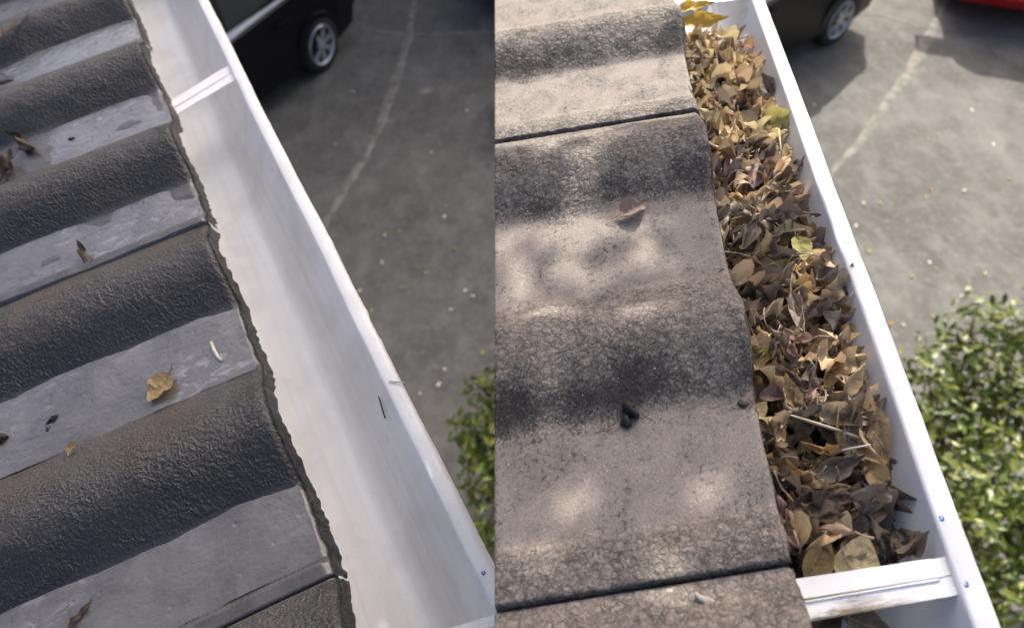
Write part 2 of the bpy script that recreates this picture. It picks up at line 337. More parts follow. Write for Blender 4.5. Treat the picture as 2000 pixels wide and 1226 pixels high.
def tile(frame, k, parent, mat, vmax, seed, rough, dw=0.0):
    nu, nv = 190, 130; gap = .0012
    t = np.linspace(0, 1, nu); u = k * TW + gap + t * (TW - 2 * gap)
    wp, rl, fl = profile(t, mat is M['dry'])
    vm = vmax(u, wp) if callable(vmax) else np.full(nu, vmax)
    tt = np.linspace(0, 1, nv) ** 1.05
    v0 = .0016 * fbm(u * 110, 0 * u + seed, 3) + .0014 * fbm(u * 17, 0 * u + seed + 3, 2)
    V = v0[:, None] + (vm - v0)[:, None] * tt[None, :]
    U = np.repeat(u[:, None], nv, 1)
    edge = np.clip(V / .005, 0, 1)
    W = wp[:, None] + dw + rough * (.0022 * fbm(U * 60, V * 60 + seed, 3) * (.10 + .9 * rl[:, None]) + .0011 * fbm(U * 260, V * 260, 2) * (.12 + rl[:, None]))
    W = W + (.0026 * fbm(U * 26 + seed, V * 20, 4) * (1 - rl[:, None]) if mat is M['wet'] else 0)
    W = W - .0035 * (1 - edge) ** 2
    top = frame.P(U, V, W).reshape(-1, 3)
    verts = [top]; uvs = [np.stack([U.ravel() + seed * 3.1, V.ravel()], 1)]; roll = [np.repeat(rl[:, None], nv, 1).ravel()]
    li = np.clip(fl[:, None] * .62 + .05 + .22 * np.clip(1 - V / .03, 0, 1), 0, 1); lich_shade = [li.ravel()]  # flank mask: lichen on the dry tiles, painted shade on the wet ones
    faces = [gridf(nu, nv)]; n = nu * nv
    # broken butt end at the eave and plain skirts on the other three sides
    rows = 4; prev = np.arange(nu) * nv
    for r in range(1, rows + 1):
        q = r / rows
        vv = v0 - .0036 * q + (.0013 * q + .0006) * fbm(u * 210 + 5 * vnoise(u * 31, 0 * u + seed), 0 * u + seed + r * 7, 4)
        P = frame.P(u, vv, W[:, 0] - q * .014 + .0012 * fbm(u * 130, 0 * u + r, 2))
        verts.append(P); uvs.append(np.stack([u + seed * 3.1, vv - q * .02], 1)); roll.append(np.full(nu, .6)); lich_shade.append(np.full(nu, .95))
        cur = n + np.arange(nu); faces.append(np.stack([prev[:-1], prev[1:], cur[1:], cur[:-1]], 1)); prev = cur; n += nu
    for idx in (np.arange(nv), (nu - 1) * nv + np.arange(nv), np.arange(nu) * nv + nv - 1):
        P = top[idx] - frame.n * .014; verts.append(P); uvs.append(uvs[0][idx] + (.0099, .0099)); roll.append(roll[0][idx]); lich_shade.append(np.full(len(idx), .7))
        cur = n + np.arange(len(idx)); faces.append(np.stack([idx[:-1], idx[1:], cur[1:], cur[:-1]], 1)); n += len(idx)
    me = mesh('roof_tile', np.concatenate(verts), np.concatenate(faces), np.concatenate(uvs))
    for nm, a in (('roll', roll), ('lichen', lich_shade)):
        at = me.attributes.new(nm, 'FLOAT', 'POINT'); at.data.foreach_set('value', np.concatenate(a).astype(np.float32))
    return link('roof_tile', me, parent, mat)

def seam_v(u, wp):                       # the upper edge of the narrow roof runs straight, a step left of the camera's middle
    nrm = np.cross(ray(966, 0), ray(966, 1226)); base = RF.E - C0
    return -((base @ nrm) + u * (RF.g @ nrm) + wp * (RF.n @ nrm)) / (RF.s @ nrm)
roofL = tag(empty('tiled_roof', tuple(LF.E)), 'dark wet concrete tile roof with water pooled in its troughs', 'roof')
roofR = tag(empty('tiled_roof', tuple(RF.E)), 'dry beige concrete tile roof with black lichen beside the leaf-filled gutter', 'roof')
def keep(o, parent):
    o.parent = parent; o.matrix_parent_inverse = Matrix.Translation(-parent.location); return o
for k in range(-1, 3):
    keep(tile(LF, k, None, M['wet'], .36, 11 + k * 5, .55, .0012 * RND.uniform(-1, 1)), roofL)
for k in range(-1, 2):
    keep(tile(RF, k, None, M['dry'], seam_v, 41 + k * 5, .9, .0012 * RND.uniform(-1, 1)), roofR)
# bedding under the joints between tiles
for fr_, rf_, ks in ((LF, roofL, range(-1, 3)), (RF, roofR, range(0, 2))):
    for k in ks:
        v = [fr_.P(k * TW + du, vv, ww) for ww in (-.016, -.0035) for du, vv in ((-.007, .0015), (.007, .0015), (.007, .13), (-.007, .13))]
        keep(link('mortar_bed', mesh('mortar_bed', v, [(0, 3, 2, 1), (4, 5, 6, 7), (0, 1, 5, 4), (1, 2, 6, 5), (2, 3, 7, 6), (3, 0, 4, 7)], smooth=False), None, M['mortar']), rf_)
# second course of the wet roof, lapped over the first
for k in range(-1, 3):
    f2 = Frame(LF.E + LF.s * .335 + LF.n * .016, LF.g, LF.s, LF.n)
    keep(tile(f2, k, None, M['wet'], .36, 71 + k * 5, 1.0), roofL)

# ------------------------------------------------------------------ walls, fascias and rafters that carry the roofs
def slab(frame, u0, u1, c0, c1, h0, h1, name, mat, parent=None):
    v = [frame.G(a, b, q) for q in (h0, h1) for (a, b) in ((u0, c0), (u1, c0), (u1, c1), (u0, c1))]
    o = link(name, mesh(name, v, [(0, 3, 2, 1), (4, 5, 6, 7), (0, 1, 5, 4), (1, 2, 6, 5), (2, 3, 7, 6), (3, 0, 4, 7)], smooth=False), None, mat)
    if parent is not None: keep(o, parent)
    return o
tag(slab(LF, -.45, 1.18, -.22, -.12, -LF.E[2], -.075, 'house_wall', M['brick']), 'rendered wall under the wet tile roof', 'wall')
tag(slab(RF, .22, .79, -.115, -.075, -RF.E[2], -.03, 'porch_wall', M['brick']), 'rendered wall under the dry tile roof', 'wall')
slab(LF, -.4, 1.16, -.085, -.060, -.16, -.03, 'fascia_board', M['fascia'], roofL)
slab(RF, -.3, .79, -.074, -.060, -.14, -.022, 'fascia_board', M['fascia'], roofR)
for k in range(3):
    slab(LF, -.1 + k * .5, -.06 + k * .5, -.34, -.085, -.110, -.075, 'rafter', M['timber'], roofL)

# ------------------------------------------------------------------ gutters
def gutter_profile():
    p = [(-.056, -.012), (-.054, -.065)]
    p += [(-.054 + .016 * (1 - math.cos(a)), -.066 - .016 * math.sin(a)) for a in np.linspace(.2, math.pi / 2, 6)]
    p += [(x, -.0825 - .002 * math.sin((x + .03) / .07 * 3.14)) for x in np.linspace(-.02, .040, 6)]
    p += [(.040 + .026 * math.sin(a), -.0825 + .026 * (1 - math.cos(a))) for a in np.linspace(.15, 1.02, 7)]
    p += [(.0655, -.0655), (.0668, -.0640), (.0672, -.0622), (.0690, -.0600), (.0705, -.056), (.0755, -.044), (.0805, -.032), (.0845, -.0225)]
    p += [(.0855, -.0150), (.0858, -.0122), (.0859, -.0117), (.0864, -.0109), (.0872, -.0104), (.0876, -.0103), (.090, -.0099), (.094, -.0097), (.0972, -.0101), (.0990, -.0110), (.1001, -.0126), (.1006, -.0150), (.1004, -.0185), (.0990, -.0220), (.0970, -.0245)]
    inner = p
    outer = [(.094, -.027), (.0905, -.026), (.087, -.033), (.082, -.046), (.076, -.062), (.068, -.077), (.054, -.0855), (.03, -.087), (-.03, -.087), (-.05, -.083), (-.0575, -.065), (-.0575, -.012)]
    return inner + outer, len(inner)
def gutter(frame, u0, u1, name, mat, label, wob, seed):
    pr, ni = gutter_profile(); pr = np.array(pr); nu = 420; u = np.linspace(u0, u1, nu); npr = len(pr)
    arc = np.concatenate([[0], np.cumsum(np.linalg.norm(np.diff(pr, axis=0), axis=1))])
    li = np.exp(-((pr[:, 0] - .0932) ** 2 + (pr[:, 1] + .014) ** 2) / .010 ** 2)
    Cc = np.repeat(pr[None, :, 0], nu, 0) + wob * (.0016 * fbm(u * 9, 0 * u + seed, 3) + .0011 * np.maximum(0, fbm(u * 45, 0 * u + seed, 2)))[:, None] * li[None, :]
    Hh = np.repeat(pr[None, :, 1], nu, 0) + wob * (.0012 * fbm(u * 14, 0 * u + seed + 4, 3))[:, None] * li[None, :]
    Cc += .0012 * fbm(u * 5, 0 * u + seed + 8, 2)[:, None] * np.clip(pr[None, :, 1] * 0 + 1, 0, 1)
    if wob > .9:
        for px_, py_, am in ((718, 604, .0024), (706, 585, .0012), (756, 660, .0012), (640, 470, .0010)):
            uc = frame.gut(px_, py_, -.012)[0]; Cc += (am * np.exp(-((u - uc) / .006) ** 2))[:, None] * (li * (pr[:, 0] > .094))[None, :]
    V = frame.G(np.repeat(u[:, None], npr, 1), Cc, Hh).reshape(-1, 3)
    f = gridf(nu, npr).tolist()
    f += [((i + 1) * npr + npr - 1, (i + 1) * npr, i * npr, i * npr + npr - 1)[::-1] for i in range(nu - 1)]
    uv = np.stack([np.repeat(u[:, None], npr, 1).ravel() + seed, np.repeat(arc[None, :], nu, 0).ravel()], 1)
    me = mesh(name, V, f, uv); a = me.attributes.new('lip', 'FLOAT', 'POINT'); a.data.foreach_set('value', np.tile(li, nu).astype(np.float32))
    me.materials.append(mat)
    root = tag(empty(name, tuple(frame.G(u0, 0, -.085))), label, 'gutter')
    keep(link('trough', me), root)
    for uu in (u0, u1):                   # stop ends
        e = [frame.G(uu, a, b) for a, b in pr[:ni]]
        e2 = [frame.G(uu + (.002 if uu == u0 else -.002), a, b) for a, b in pr[:ni]]
        keep(link('stop_end', mesh('stop_end', e + e2, [tuple(range(ni)), tuple(range(2 * ni - 1, ni - 1, -1))] + [(i, i + 1, ni + i + 1, ni + i) for i in range(ni - 1)], smooth=False), None, mat), root)
    return root
gutL = gutter(LF, -.27, 1.16, 'rain_gutter', M['gutter_clean'], 'rinsed empty white gutter along the wet tiles', 1.0, 3)
gutR = gutter(RF, -.26, .78, 'rain_gutter', M['gutter_full'], 'white gutter packed with dry leaves along the dry tiles', .45, 23)

def mat_strap():
    m = NT('stained_white_strap'); uv = m.coord('UV'); sx = m.n('SeparateXYZ'); m.l(uv, sx.inputs[0])
    n = m.noise(uv, 5, 6, .7, .8); n2 = m.noise(m.mapping(uv, (3, 22, 1)), 3, 5, .7)
    # uv: x across the gutter from the tile edge, y over the strap from the near edge
    gx = m.math('SUBTRACT', 1.0, m.math('MULTIPLY', m.math('ABSOLUTE', m.math('SUBTRACT', sx.outputs[0], .36)), 2.3))
    gy = m.math('SUBTRACT', 1.0, m.math('MULTIPLY', sx.outputs[1], 2.0))
    k = m.math('ADD', m.math('MULTIPLY', m.math('ADD', gx, gy), .5), m.math('MULTIPLY', m.math('SUBTRACT', n, .5), 1.1))
    c = m.mix(m.ramp(k, [(.50, 0.0), (.70, .55), (.86, 1.0)]), (.79, .80, .80), (.20, .155, .105))
    gx2 = m.math('SUBTRACT', 1.0, m.math('MULTIPLY', sx.outputs[0], 1.3)); gy2 = m.math('SUBTRACT', 1.0, m.math('MULTIPLY', sx.outputs[1], 10.))
    c = m.mix(m.ramp(m.math('ADD', m.math('MULTIPLY', m.math('ADD', gx2, gy2), .5), m.math('MULTIPLY', m.math('SUBTRACT', n2, .5), 1.4)), [(.55, 0.0), (.75, .95)]), c, (.05, .045, .035))
    gy3 = m.math('SUBTRACT', 1.0, m.math('MULTIPLY', m.math('ABSOLUTE', m.math('SUBTRACT', sx.outputs[1], .49)), 14.))
    c = m.mix(m.ramp(m.math('ADD', m.math('MULTIPLY', m.math('ADD', gx2, gy3), .5), m.math('MULTIPLY', m.math('SUBTRACT', n2, .5), 1.2)), [(.5, 0.0), (.8, .7)]), c, (.34, .30, .13))
    m.set(Base_Color=c, Roughness=.4); return m.m
M['strap'] = mat_strap()
def strap(frame, corners, parent, h, mat, bend=.003):
    """flat strap across the gutter with a folded groove along it; corners: near edge at tile and at lip, far edge at tile and at lip"""
    (u1, c1), (u2, c2), (u3, c3), (u4, c4) = [frame.gut(*p, h) for p in corners]
    near = lambda c: u1 + (u2 - u1) * (c - c1) / (c2 - c1)
    far_ = lambda c: u3 + (u4 - u3) * (c - c3) / (c4 - c3)
    prof = [(0, -.0012), (0, 0), (.40, 0), (.42, .0013), (.44, 0), (.47, 0), (.495, -.0022), (.52, 0), (1, 0), (1, -.0012)]
    cs = np.concatenate([np.linspace(-.05, .078, 18), [.0785, .0825, .0865, .0895]]); v = []; uv = []
    for i, c in enumerate(cs):
        for q, z in prof:
            if c > .078: z = min(z, 0)                      # flattened tongue folded on to the lip
            jag = .0012 * vnoise(q * 9 + 3, c * 400) if .06 < c <= .078 else 0
            v.append(frame.G(near(c) + (far_(c) - near(c)) * q, c + jag, h + z - (.0011 if c > .078 else 0) + bend * max(0, (c - .081) / .01)))
            uv.append(((c) / .088, q))
    n = len(prof); f = gridf(len(cs), n).tolist() + [tuple(range(n))[::-1], tuple((len(cs) - 1) * n + i for i in range(n))]
    f += [(i * n, (i + 1) * n, (i + 1) * n + n - 1, i * n + n - 1) for i in range(len(cs) - 1)]
    return keep(link('gutter_strap', mesh('gutter_strap', v, f, uv, smooth=False), None, mat), parent)
s1 = strap(RF, [(1587, 1212), (1872, 1160), (1565, 1128), (1846, 1086)], gutR, -.0135, M['strap']); s1['label'] = 'wide white strap with a brown dirt stain'
strap(RF, [(1322, 14), (1480, -6), (1318, -22), (1472, -42)], gutR, -.0135, M['gutter_full'])
strap(LF, [(358, 216), (455, 158), (345, 190), (440, 131)], gutL, -.0135, M['gutter_clean'])
strap(LF, [(760, 1310), (980, 1240), (730, 1270), (962, 1200)], gutL, -.0135, M['gutter_clean'])
def ink_mark(frame, px, py, parent, size, kind):
    u, c = frame.gut(px, py, -.0098); v = []
    pts = [(math.cos(a), math.sin(a)) for a in np.linspace(0.4, 2 * math.pi * (.99 if kind == 0 else .80), 22)]
    o = [(x * size, y * size * .8) for x, y in pts]; inn = [(x * size * .42 + size * .18, y * size * .30) for x, y in pts]
    for (x, y) in o + inn: v.append(frame.G(u + x, c + y, -.0092 - 30 * (c + y - .0932) ** 2))
    n = len(pts); f = [(i, i + 1, n + i + 1, n + i) for i in range(n - 1)]
    return keep(link('ink_mark', mesh('ink_mark', v, f), None, M['ink']), parent)
ink_mark(RF, 1839, 1012, gutR, .0017, 0); ink_mark(RF, 1886, 1140, gutR, .0018, 1); ink_mark(LF, 944, 1118, gutL, .0017, 0)

# ------------------------------------------------------------------ water standing in the troughs of the wet roof
PANS = [(.0118, .0635), (.1495, .2135)]
def puddle(k, pan, va, vb, seed, label):
    a, b = PANS[pan]; a, b = k * TW + a * 1.3, k * TW + b * 1.3
    nx, ny = 120, 22; X, Y = np.meshgrid(np.linspace(-1, 1, nx), np.linspace(-1, 1, ny), indexing='ij')
    u = (a + b) / 2 + (b - a) / 2 * Y * (1 + .03 * fbm(X * 9 + seed, np.sign(Y) * 3 + seed, 4))
    vv = (va + vb) / 2 + (vb - va) / 2 * X + .010 * fbm(Y * 5 + seed, np.sign(X) * 4 + seed, 2) * np.abs(X) ** 3 * np.where(X > 0, 2.4, .10)
    q_ = np.clip((np.abs(X) - np.where(X > 0, .55, .72)) / np.where(X > 0, .45, .28), 0, 1); rim = q_ * q_ * (3 - 2 * q_) + 0 * Y
    A = np.stack([u.ravel(), vv.ravel(), (.0013 - np.where(X > 0, .0026, .0012) * rim).ravel()], 1)
    P = LF.P(A[:, 0], A[:, 1], A[:, 2]); f = gridf(nx, ny)
    o = link('puddle', mesh('puddle', P, f, A[:, :2] + seed), None, M['puddle']); tag(o, label, 'puddle', 'puddles in the roof troughs')
puddle(0, 0, .003, .275, 1, 'wide sheet of water in the roof trough at the bottom left')
puddle(0, 1, .003, .265, 2, 'shallow puddle in the roof trough holding the golden leaf')
puddle(1, 0, .003, .260, 3, 'streaky bright puddle in the trough beside the black tile joint')
puddle(1, 1, .003, .170, 4, 'short puddle in the trough at the dark crumb')
puddle(2, 0, .003, .180, 5, 'thin puddle in the farthest wet trough below the top rolls')

# ------------------------------------------------------------------ leaves
def leaf_verts(L=.032, W=.0085, bend=1.5, curl=.6, fold=.3, wave=.1, twist=.5, tip=1.0, seed=0, nL=13, nW=7, stalk=.35, asym=0.0, base=.75):
    r = np.random.default_rng(seed); t = np.linspace(0, 1, nL); s = np.linspace(-1, 1, nW)
    hw = W * np.sin(np.pi * np.clip(t, 0, 1) ** base) ** .85 * (1 - .25 * t ** 4 * tip) + .0002
    T, Sg = np.meshgrid(t, s, indexing='ij'); y = Sg * hw[:, None]
    ph1, ph2 = r.uniform(0, 6.28, 2); fr = r.uniform(4, 9)
    ca = curl * (1 + .5 * np.sin(3 * T + ph1)) * np.where(Sg > 0, 1 + asym, 1 - asym)
    an = np.abs(Sg) * ca * 1.5
    rad = np.where(an > 1e-3, np.abs(y) / np.maximum(an, 1e-3), 1)
    yy = np.sign(Sg) * np.where(an > 1e-3, rad * np.sin(an), np.abs(y)); zz = np.where(an > 1e-3, rad * (1 - np.cos(an)), 0)
    zz = zz + fold * np.abs(y) + wave * L * .16 * np.sin(fr * T * 2 + np.where(Sg > 0, ph1, ph2)) * np.abs(Sg) ** 1.6 * np.sin(np.pi * T)
    zz += .012 * L * r.normal(size=zz.shape)
    tw = twist * (T - .5); y2 = yy * np.cos(tw) - zz * np.sin(tw); z2 = yy * np.sin(tw) + zz * np.cos(tw)
    kap = bend * (1 + .7 * np.sin(2.6 * t + ph2)); ang = np.cumsum(kap) / nL; ang -= ang[nL // 2]
    cxs = np.concatenate([[0], np.cumsum(np.cos(ang[:-1]))]) * L / (nL - 1); czs = np.concatenate([[0], np.cumsum(np.sin(ang[:-1]))]) * L / (nL - 1)
    X = cxs[:, None] - np.sin(ang)[:, None] * z2; Z = czs[:, None] + np.cos(ang)[:, None] * z2
    side = r.normal() * .08 * L * (t - .5) ** 2; Y = y2 + side[:, None]
    v = np.stack([X, Y, Z], -1).reshape(-1, 3); ctr = v.mean(0); v = v - ctr
    uv = np.stack([T, Sg], -1).reshape(-1, 2); f = gridf(nL, nW).tolist()
    sp = []
    if stalk > 0:
        b0 = np.array([cxs[0], side[0], czs[0]]) - ctr; d = -np.array([math.cos(ang[0]), 0, math.sin(ang[0])]); q = r.normal(size=3) * .35
        sp = [b0 + d * stalk * L * x + q * stalk * L * x * x for x in np.linspace(-.1, 1, 6)]
    return v, f, uv, sp
def leaf_mesh(name='leaf', with_stalk=True, **kw):
    v, f, uv, sp = leaf_verts(**kw); v = v.tolist(); uv = uv.tolist()
    if sp and with_stalk:
        mb = MB().tube(sp, [kw.get('L', .032) * .014] * len(sp), 4); k = len(v); v += mb.v; f += [tuple(i + k for i in q) for q in mb.f]; uv += [(.5, 0)] * len(mb.v)
    return mesh(name, v, f, uv)
def orient(loc, normal, yaw):
    n = Vector(normal).normalized(); q = n.to_track_quat('Z', 'Y').to_matrix().to_4x4()
    return Matrix.Translation(Vector(loc)) @ q @ Matrix.Rotation(yaw, 4, 'Z')
VAR = []; BARE = []
for k in range(40):
    r = random.Random(100 + k)
    stk_ = r.choice([0, .2, .35, .5])
    if stk_ == 0: BARE.append(k)
    VAR.append(leaf_mesh('dry_leaf', L=r.uniform(.027, .043), W=r.uniform(.0046, .0084), bend=r.choice([-1, 1, 1]) * r.uniform(.5, 4.2), curl=r.uniform(.5, 2.3), fold=r.uniform(0, .8), wave=r.uniform(.4, 1.8),
                         twist=r.uniform(-1.6, 1.6), asym=r.uniform(-.5, .5), seed=k, stalk=stk_, base=r.uniform(.75, 1.05)))
def heap(u, c):
    """top of the leaf pile in the gutter"""
    e = np.clip((.098 - c) / .045, 0, 1)
    return -.042 + .022 * e ** .8 + .007 * fbm(u * 22, c * 22, 2) + .006 * np.exp(-((u - .28) / .2) ** 2)
U_NEAR = RF.gut(1700, 1108, -.0135)[0] + .003; U_FAR = RF.gut(1400, 55, -.02)[0]
# mould under the leaves
us = np.linspace(U_NEAR - .004, U_FAR + .01, 150); cs = np.linspace(-.052, .078, 30); UU, CC = np.meshgrid(us, cs, indexing='ij')
HHm = np.maximum(heap(UU, CC) - .022 + .006 * fbm(UU * 130, CC * 130, 3), -.081); HHm = np.where(UU > U_FAR, -.081, HHm); HHm = np.where(CC > .066, np.minimum(HHm, -.062), HHm)
lm = link('leaf_litter', mesh('leaf_litter', RF.G(UU, CC, HHm).reshape(-1, 3), gridf(150, 30)), None, M['litter'])
tag(lm, 'dark crumbled leaf mould under the dry leaves in the gutter', 'leaf litter', kind='stuff')
def joined(name, items, mats):
    v = []; f = []; uv = []; tone = []; fm = []
    for me, mt, mi in items:
        k = len(v); v += [tuple(mt @ q.co) for q in me.vertices]; l = me.uv_layers[0].data; tmp = {}
        for p in me.polygons:
            f.append(tuple(i + k for i in p.vertices)); fm.append(mi)
            for li_ in p.loop_indices: tmp[me.loops[li_].vertex_index] = tuple(l[li_].uv)
        uv += [tmp[i] for i in range(len(me.vertices))]; tone += [RND.random()] * len(me.vertices)
    o = mesh(name, v, f, uv, mats=mats, fmat=fm); a = o.attributes.new('tone', 'FLOAT', 'POINT'); a.data.foreach_set('value', tone); return o
def rand_n(spread):
    a = RND.uniform(0, 6.283); k = abs(RND.gauss(0, spread)); return (math.sin(min(k, 1.5)) * math.cos(a), math.sin(min(k, 1.5)) * math.sin(a), math.cos(min(k, 1.5)))
low = []
for i in range(900):
    u = RND.uniform(U_NEAR + .012, U_FAR - .008); c = RND.uniform(-.03, .078)
    p = RF.G(u, c, float(heap(u, c)) - RND.uniform(.011, .026)); low.append((VAR[RND.choice(BARE)], orient(p, rand_n(.7), RND.uniform(0, 6.28)), RND.choice([0, 0, 1])))
o = link('buried_leaves', joined('buried_leaves', low, [M['dry_leaf'], M['grey_leaf']])); tag(o, 'brown dry leaves buried deeper in the gutter pile', 'leaves', kind='stuff')
GL = 'dry leaves heaped in the gutter'
COLS = [('dry_leaf', 'curled tan-brown dry leaf among the heap in the full gutter'), ('grey_leaf', 'dull grey-brown shrivelled leaf among the heap in the full gutter'), ('pink_leaf', 'pinkish-brown dry leaf among the heap in the full gutter'),
        ('gold_leaf', 'golden-tan dry leaf among the heap in the full gutter')]
CV = {}
def leaf_of(vi, mat):
    if (vi, mat) not in CV:
        me = VAR[vi].copy(); me.materials.append(M[mat]); CV[(vi, mat)] = me
    return CV[(vi, mat)]
NL = 298; HEAPED = []
for i in range(NL):
    f_ = (i + RND.random()) / NL; u = U_NEAR + .010 + (U_FAR - U_NEAR - .016) * f_ ** 1.12; c = RND.uniform(-.006, .082)
    far = f_ ** 1.1
    k = RND.random(); mat = 'dry_leaf' if k < .22 + .52 * far else 'grey_leaf' if k < .93 - .10 * far else 'pink_leaf' if k < .96 - .07 * far else 'gold_leaf'  # paler leaves far, greyer near: sun and shade put into the leaf colours
    h = float(heap(u, c)) + RND.uniform(-.004, .006)
    if c > .066: h -= .003
    me = leaf_of(RND.choice(BARE) if c > .05 else RND.randrange(len(VAR)), mat)
    o = link('dry_leaf', me); o.matrix_world = orient(RF.G(u, c, h), rand_n(.72), RND.uniform(0, 6.28)) @ Matrix.Scale(RND.uniform(.8, 1.2), 4)
    tag(o, dict(COLS)[mat], 'leaf', GL); HEAPED.append((o, mat, RF.G(u, c, h)))
LANDMARKS = [((1375, 40), 'bright yellow leaf'), ((1518, 232), 'olive-yellow leaf'), ((1475, 335), 'long pink leaf'), ((1565, 485), 'pale yellow oval leaf'), ((1488, 690), 'cream-yellow leaf'), ((1545, 765), 'tan-gold leaf'), ((1678, 1092), 'large veined leaf by the strap'),
             ((1600, 1092), 'amber cupped leaf by the strap'), ((1590, 985), 'wide rolled leaf'), ((1640, 910), 'long cupped grey leaf'), ((1610, 830), 'long pale twig'), ((1670, 740), 'spoon-shaped leaf'), ((1770, 960), 'slender dark leaf'), ((1650, 545), 'black-brown leaf at the wall'), ((1500, 165), 'charcoal leaf at the wall')]
def label_heap():
    seen = {}
    for o, mat, p in HEAPED:
        d = p - C0; z = d @ AD; x, y = CX + F * (d @ AX) / z, CY - F * (d @ AU) / z
        dd, (lx, ly), nm = min(((math.hypot(x - q[0], y - q[1]), q, n_) for q, n_ in LANDMARKS), key=lambda q: q[0])
        a_ = math.degrees(math.atan2(ly - y, x - lx)) % 360
        way = ['right of', 'up and right of', 'above', 'up and left of', 'left of', 'down and left of', 'below', 'down and right of'][int((a_ + 22.5) // 45) % 8]
        seen.setdefault((mat, way, nm), []).append((dd, o))
    for (mat, way, nm), lst in seen.items():
        lst.sort(key=lambda q: q[0])
        for k_, (dd, o) in enumerate(lst):
            how = '' if len(lst) == 1 else ['nearest ', 'second ', 'third ', 'fourth ', 'fifth ', 'sixth ', 'seventh ', 'eighth ', 'ninth ', 'tenth ', 'eleventh ', 'twelfth ', 'thirteenth ', 'fourteenth ', 'fifteenth ', 'sixteenth '][min(k_, 15)]
            o['label'] = how + {'dry_leaf': 'tan-brown curled leaf', 'grey_leaf': 'grey-brown shrivelled leaf', 'pink_leaf': 'pinkish-brown leaf', 'gold_leaf': 'golden-tan leaf'}[mat] + ' %s the %s' % (way, nm)
label_heap()
def special(px, py, frame, h, mat, label, L, W, yaw, normal=(0, 0, 1), roof=False, stalk=.35, name='dry_leaf', lift=.004, cat='leaf', **kw):
    """a leaf told apart in the photograph: blade and stalk; yaw is the way its tip points, in degrees from straight right on the picture"""
    if roof:
        u, v, w_ = frame.surf(px, py, lift); p = frame.P(u, v, w_); normal = frame.n + np.array(normal) * (0 if normal == (0, 0, 1) else 1)
    else:
        u, c = frame.gut(px, py, h); p = frame.G(u, c, h)
    v, f, uv, sp = leaf_verts(L=L, W=W, stalk=stalk, nL=22, nW=11, **kw)
    n = Vector(normal).normalized(); d = ray(px + 20 * math.cos(R_(yaw)), py - 20 * math.sin(R_(yaw))) / np.linalg.norm(ray(px, py)) - ray(px, py) / np.linalg.norm(ray(px, py))
    r0 = Vector(ray(px, py)); d = Vector(ray(px + 20 * math.cos(R_(yaw)), py - 20 * math.sin(R_(yaw)))); d = d * (r0.dot(n) / d.dot(n)) - r0
    x = (d - n * d.dot(n)).normalized(); y = n.cross(x)
    mw = Matrix((x, y, n)).transposed().to_4x4(); mw.translation = Vector(p)
    root = empty(name, tuple(p)); root.matrix_world = mw; tag(root, label, cat)
    link('blade', mesh('blade', v, f, uv), root, M[mat])
    if sp: MB().tube(sp, [L * .016 * (1 - .5 * i / 5) for i in range(6)], 6).build('stalk', M['darktwig'] if mat in ('gold_leaf', 'wet_leaf') else M['twig'], root, True)
    return root
# in the full gutter
special(1375, 40, RF, -.020, 'yellow_leaf', 'broad bright yellow leaf at the far end of the leaf heap', .052, .0095, 8, (-.1, -.5, .8), seed=1, bend=.4, curl=.2, fold=.3, wave=.2, twist=.4, stalk=0)
special(1355, 12, RF, -.012, 'yellow_leaf', 'narrow orange-yellow leaf lying under the far white strap', .045, .007, 12, (-.1, -.4, .9), seed=2, bend=.3, curl=.2, fold=.2, wave=.3, twist=.2, stalk=0)
special(1518, 232, RF, -.020, 'lime_leaf', 'upright olive-yellow leaf leaning on the inner gutter wall near the top', .030, .0115, 20, (-.5, -.5, .7), seed=3, bend=.4, curl=.25, fold=.3, wave=.1, twist=.4)
special(1475, 335, RF, -.016, 'pink_leaf', 'long smooth pink leaf lying on top of the gutter heap', .034, .0072, 82, (.2, -.3, .9), seed=4, bend=.5, curl=.3, fold=.25, wave=.05, twist=.3, stalk=0)
special(1565, 485, RF, -.014, 'lime_leaf', 'pale yellow oval leaf with veins on top of the gutter heap', .022, .0080, -70, (.1, -.3, .9), seed=5, bend=.3, curl=.15, fold=.35, wave=.05, twist=.1, stalk=.2)
special(1525, 520, RF, -.017, 'lime_leaf', 'half hidden yellow-green leaf just below the yellow oval one', .020, .005, 40, (-.1, -.3, .9), seed=6, bend=.6, curl=.4, stalk=0)
special(1488, 690, RF, -.018, 'lime_leaf', 'cream-yellow leaf folded against the tile edge mid-gutter', .024, .0075, 75, (-.3, -.1, .9), seed=7, bend=.8, curl=.2, fold=.5, stalk=0)
special(1545, 765, RF, -.013, 'gold_leaf', 'tan-gold leaf standing in the heap above the long twig', .026, .0062, 110, (.2, -.5, .7), seed=8, bend=.9, curl=.5, stalk=.2)
special(1520, 770, RF, -.017, 'pink_leaf', 'red-brown leaf tucked under the tile edge above the long twig', .024, .006, 10, (-.2, -.2, .9), seed=9, bend=.5, curl=.6, stalk=0)
special(1678, 1092, RF, -.019, 'dry_leaf', 'large flat veined brown leaf against the stained strap', .030, .0125, 75, (-.05, -.35, .9), seed=10, bend=.25, curl=.12, fold=.15, wave=.1, twist=.1, stalk=.5, base=.6)
special(1600, 1092, RF, -.020, 'gold_leaf', 'amber-brown cupped leaf beside the strap and the tile edge', .026, .0085, 62, (-.1, -.3, .9), seed=11, bend=.4, curl=.45, fold=.2, wave=.05, twist=.2, stalk=.3)
special(1590, 985, RF, -.015, 'grey_leaf', 'wide rolled grey-brown leaf near the tile edge low in the gutter', .036, .0095, 18, (0, -.3, .9), seed=12, bend=.5, curl=.8, fold=.1, wave=.3, twist=.6, stalk=0)
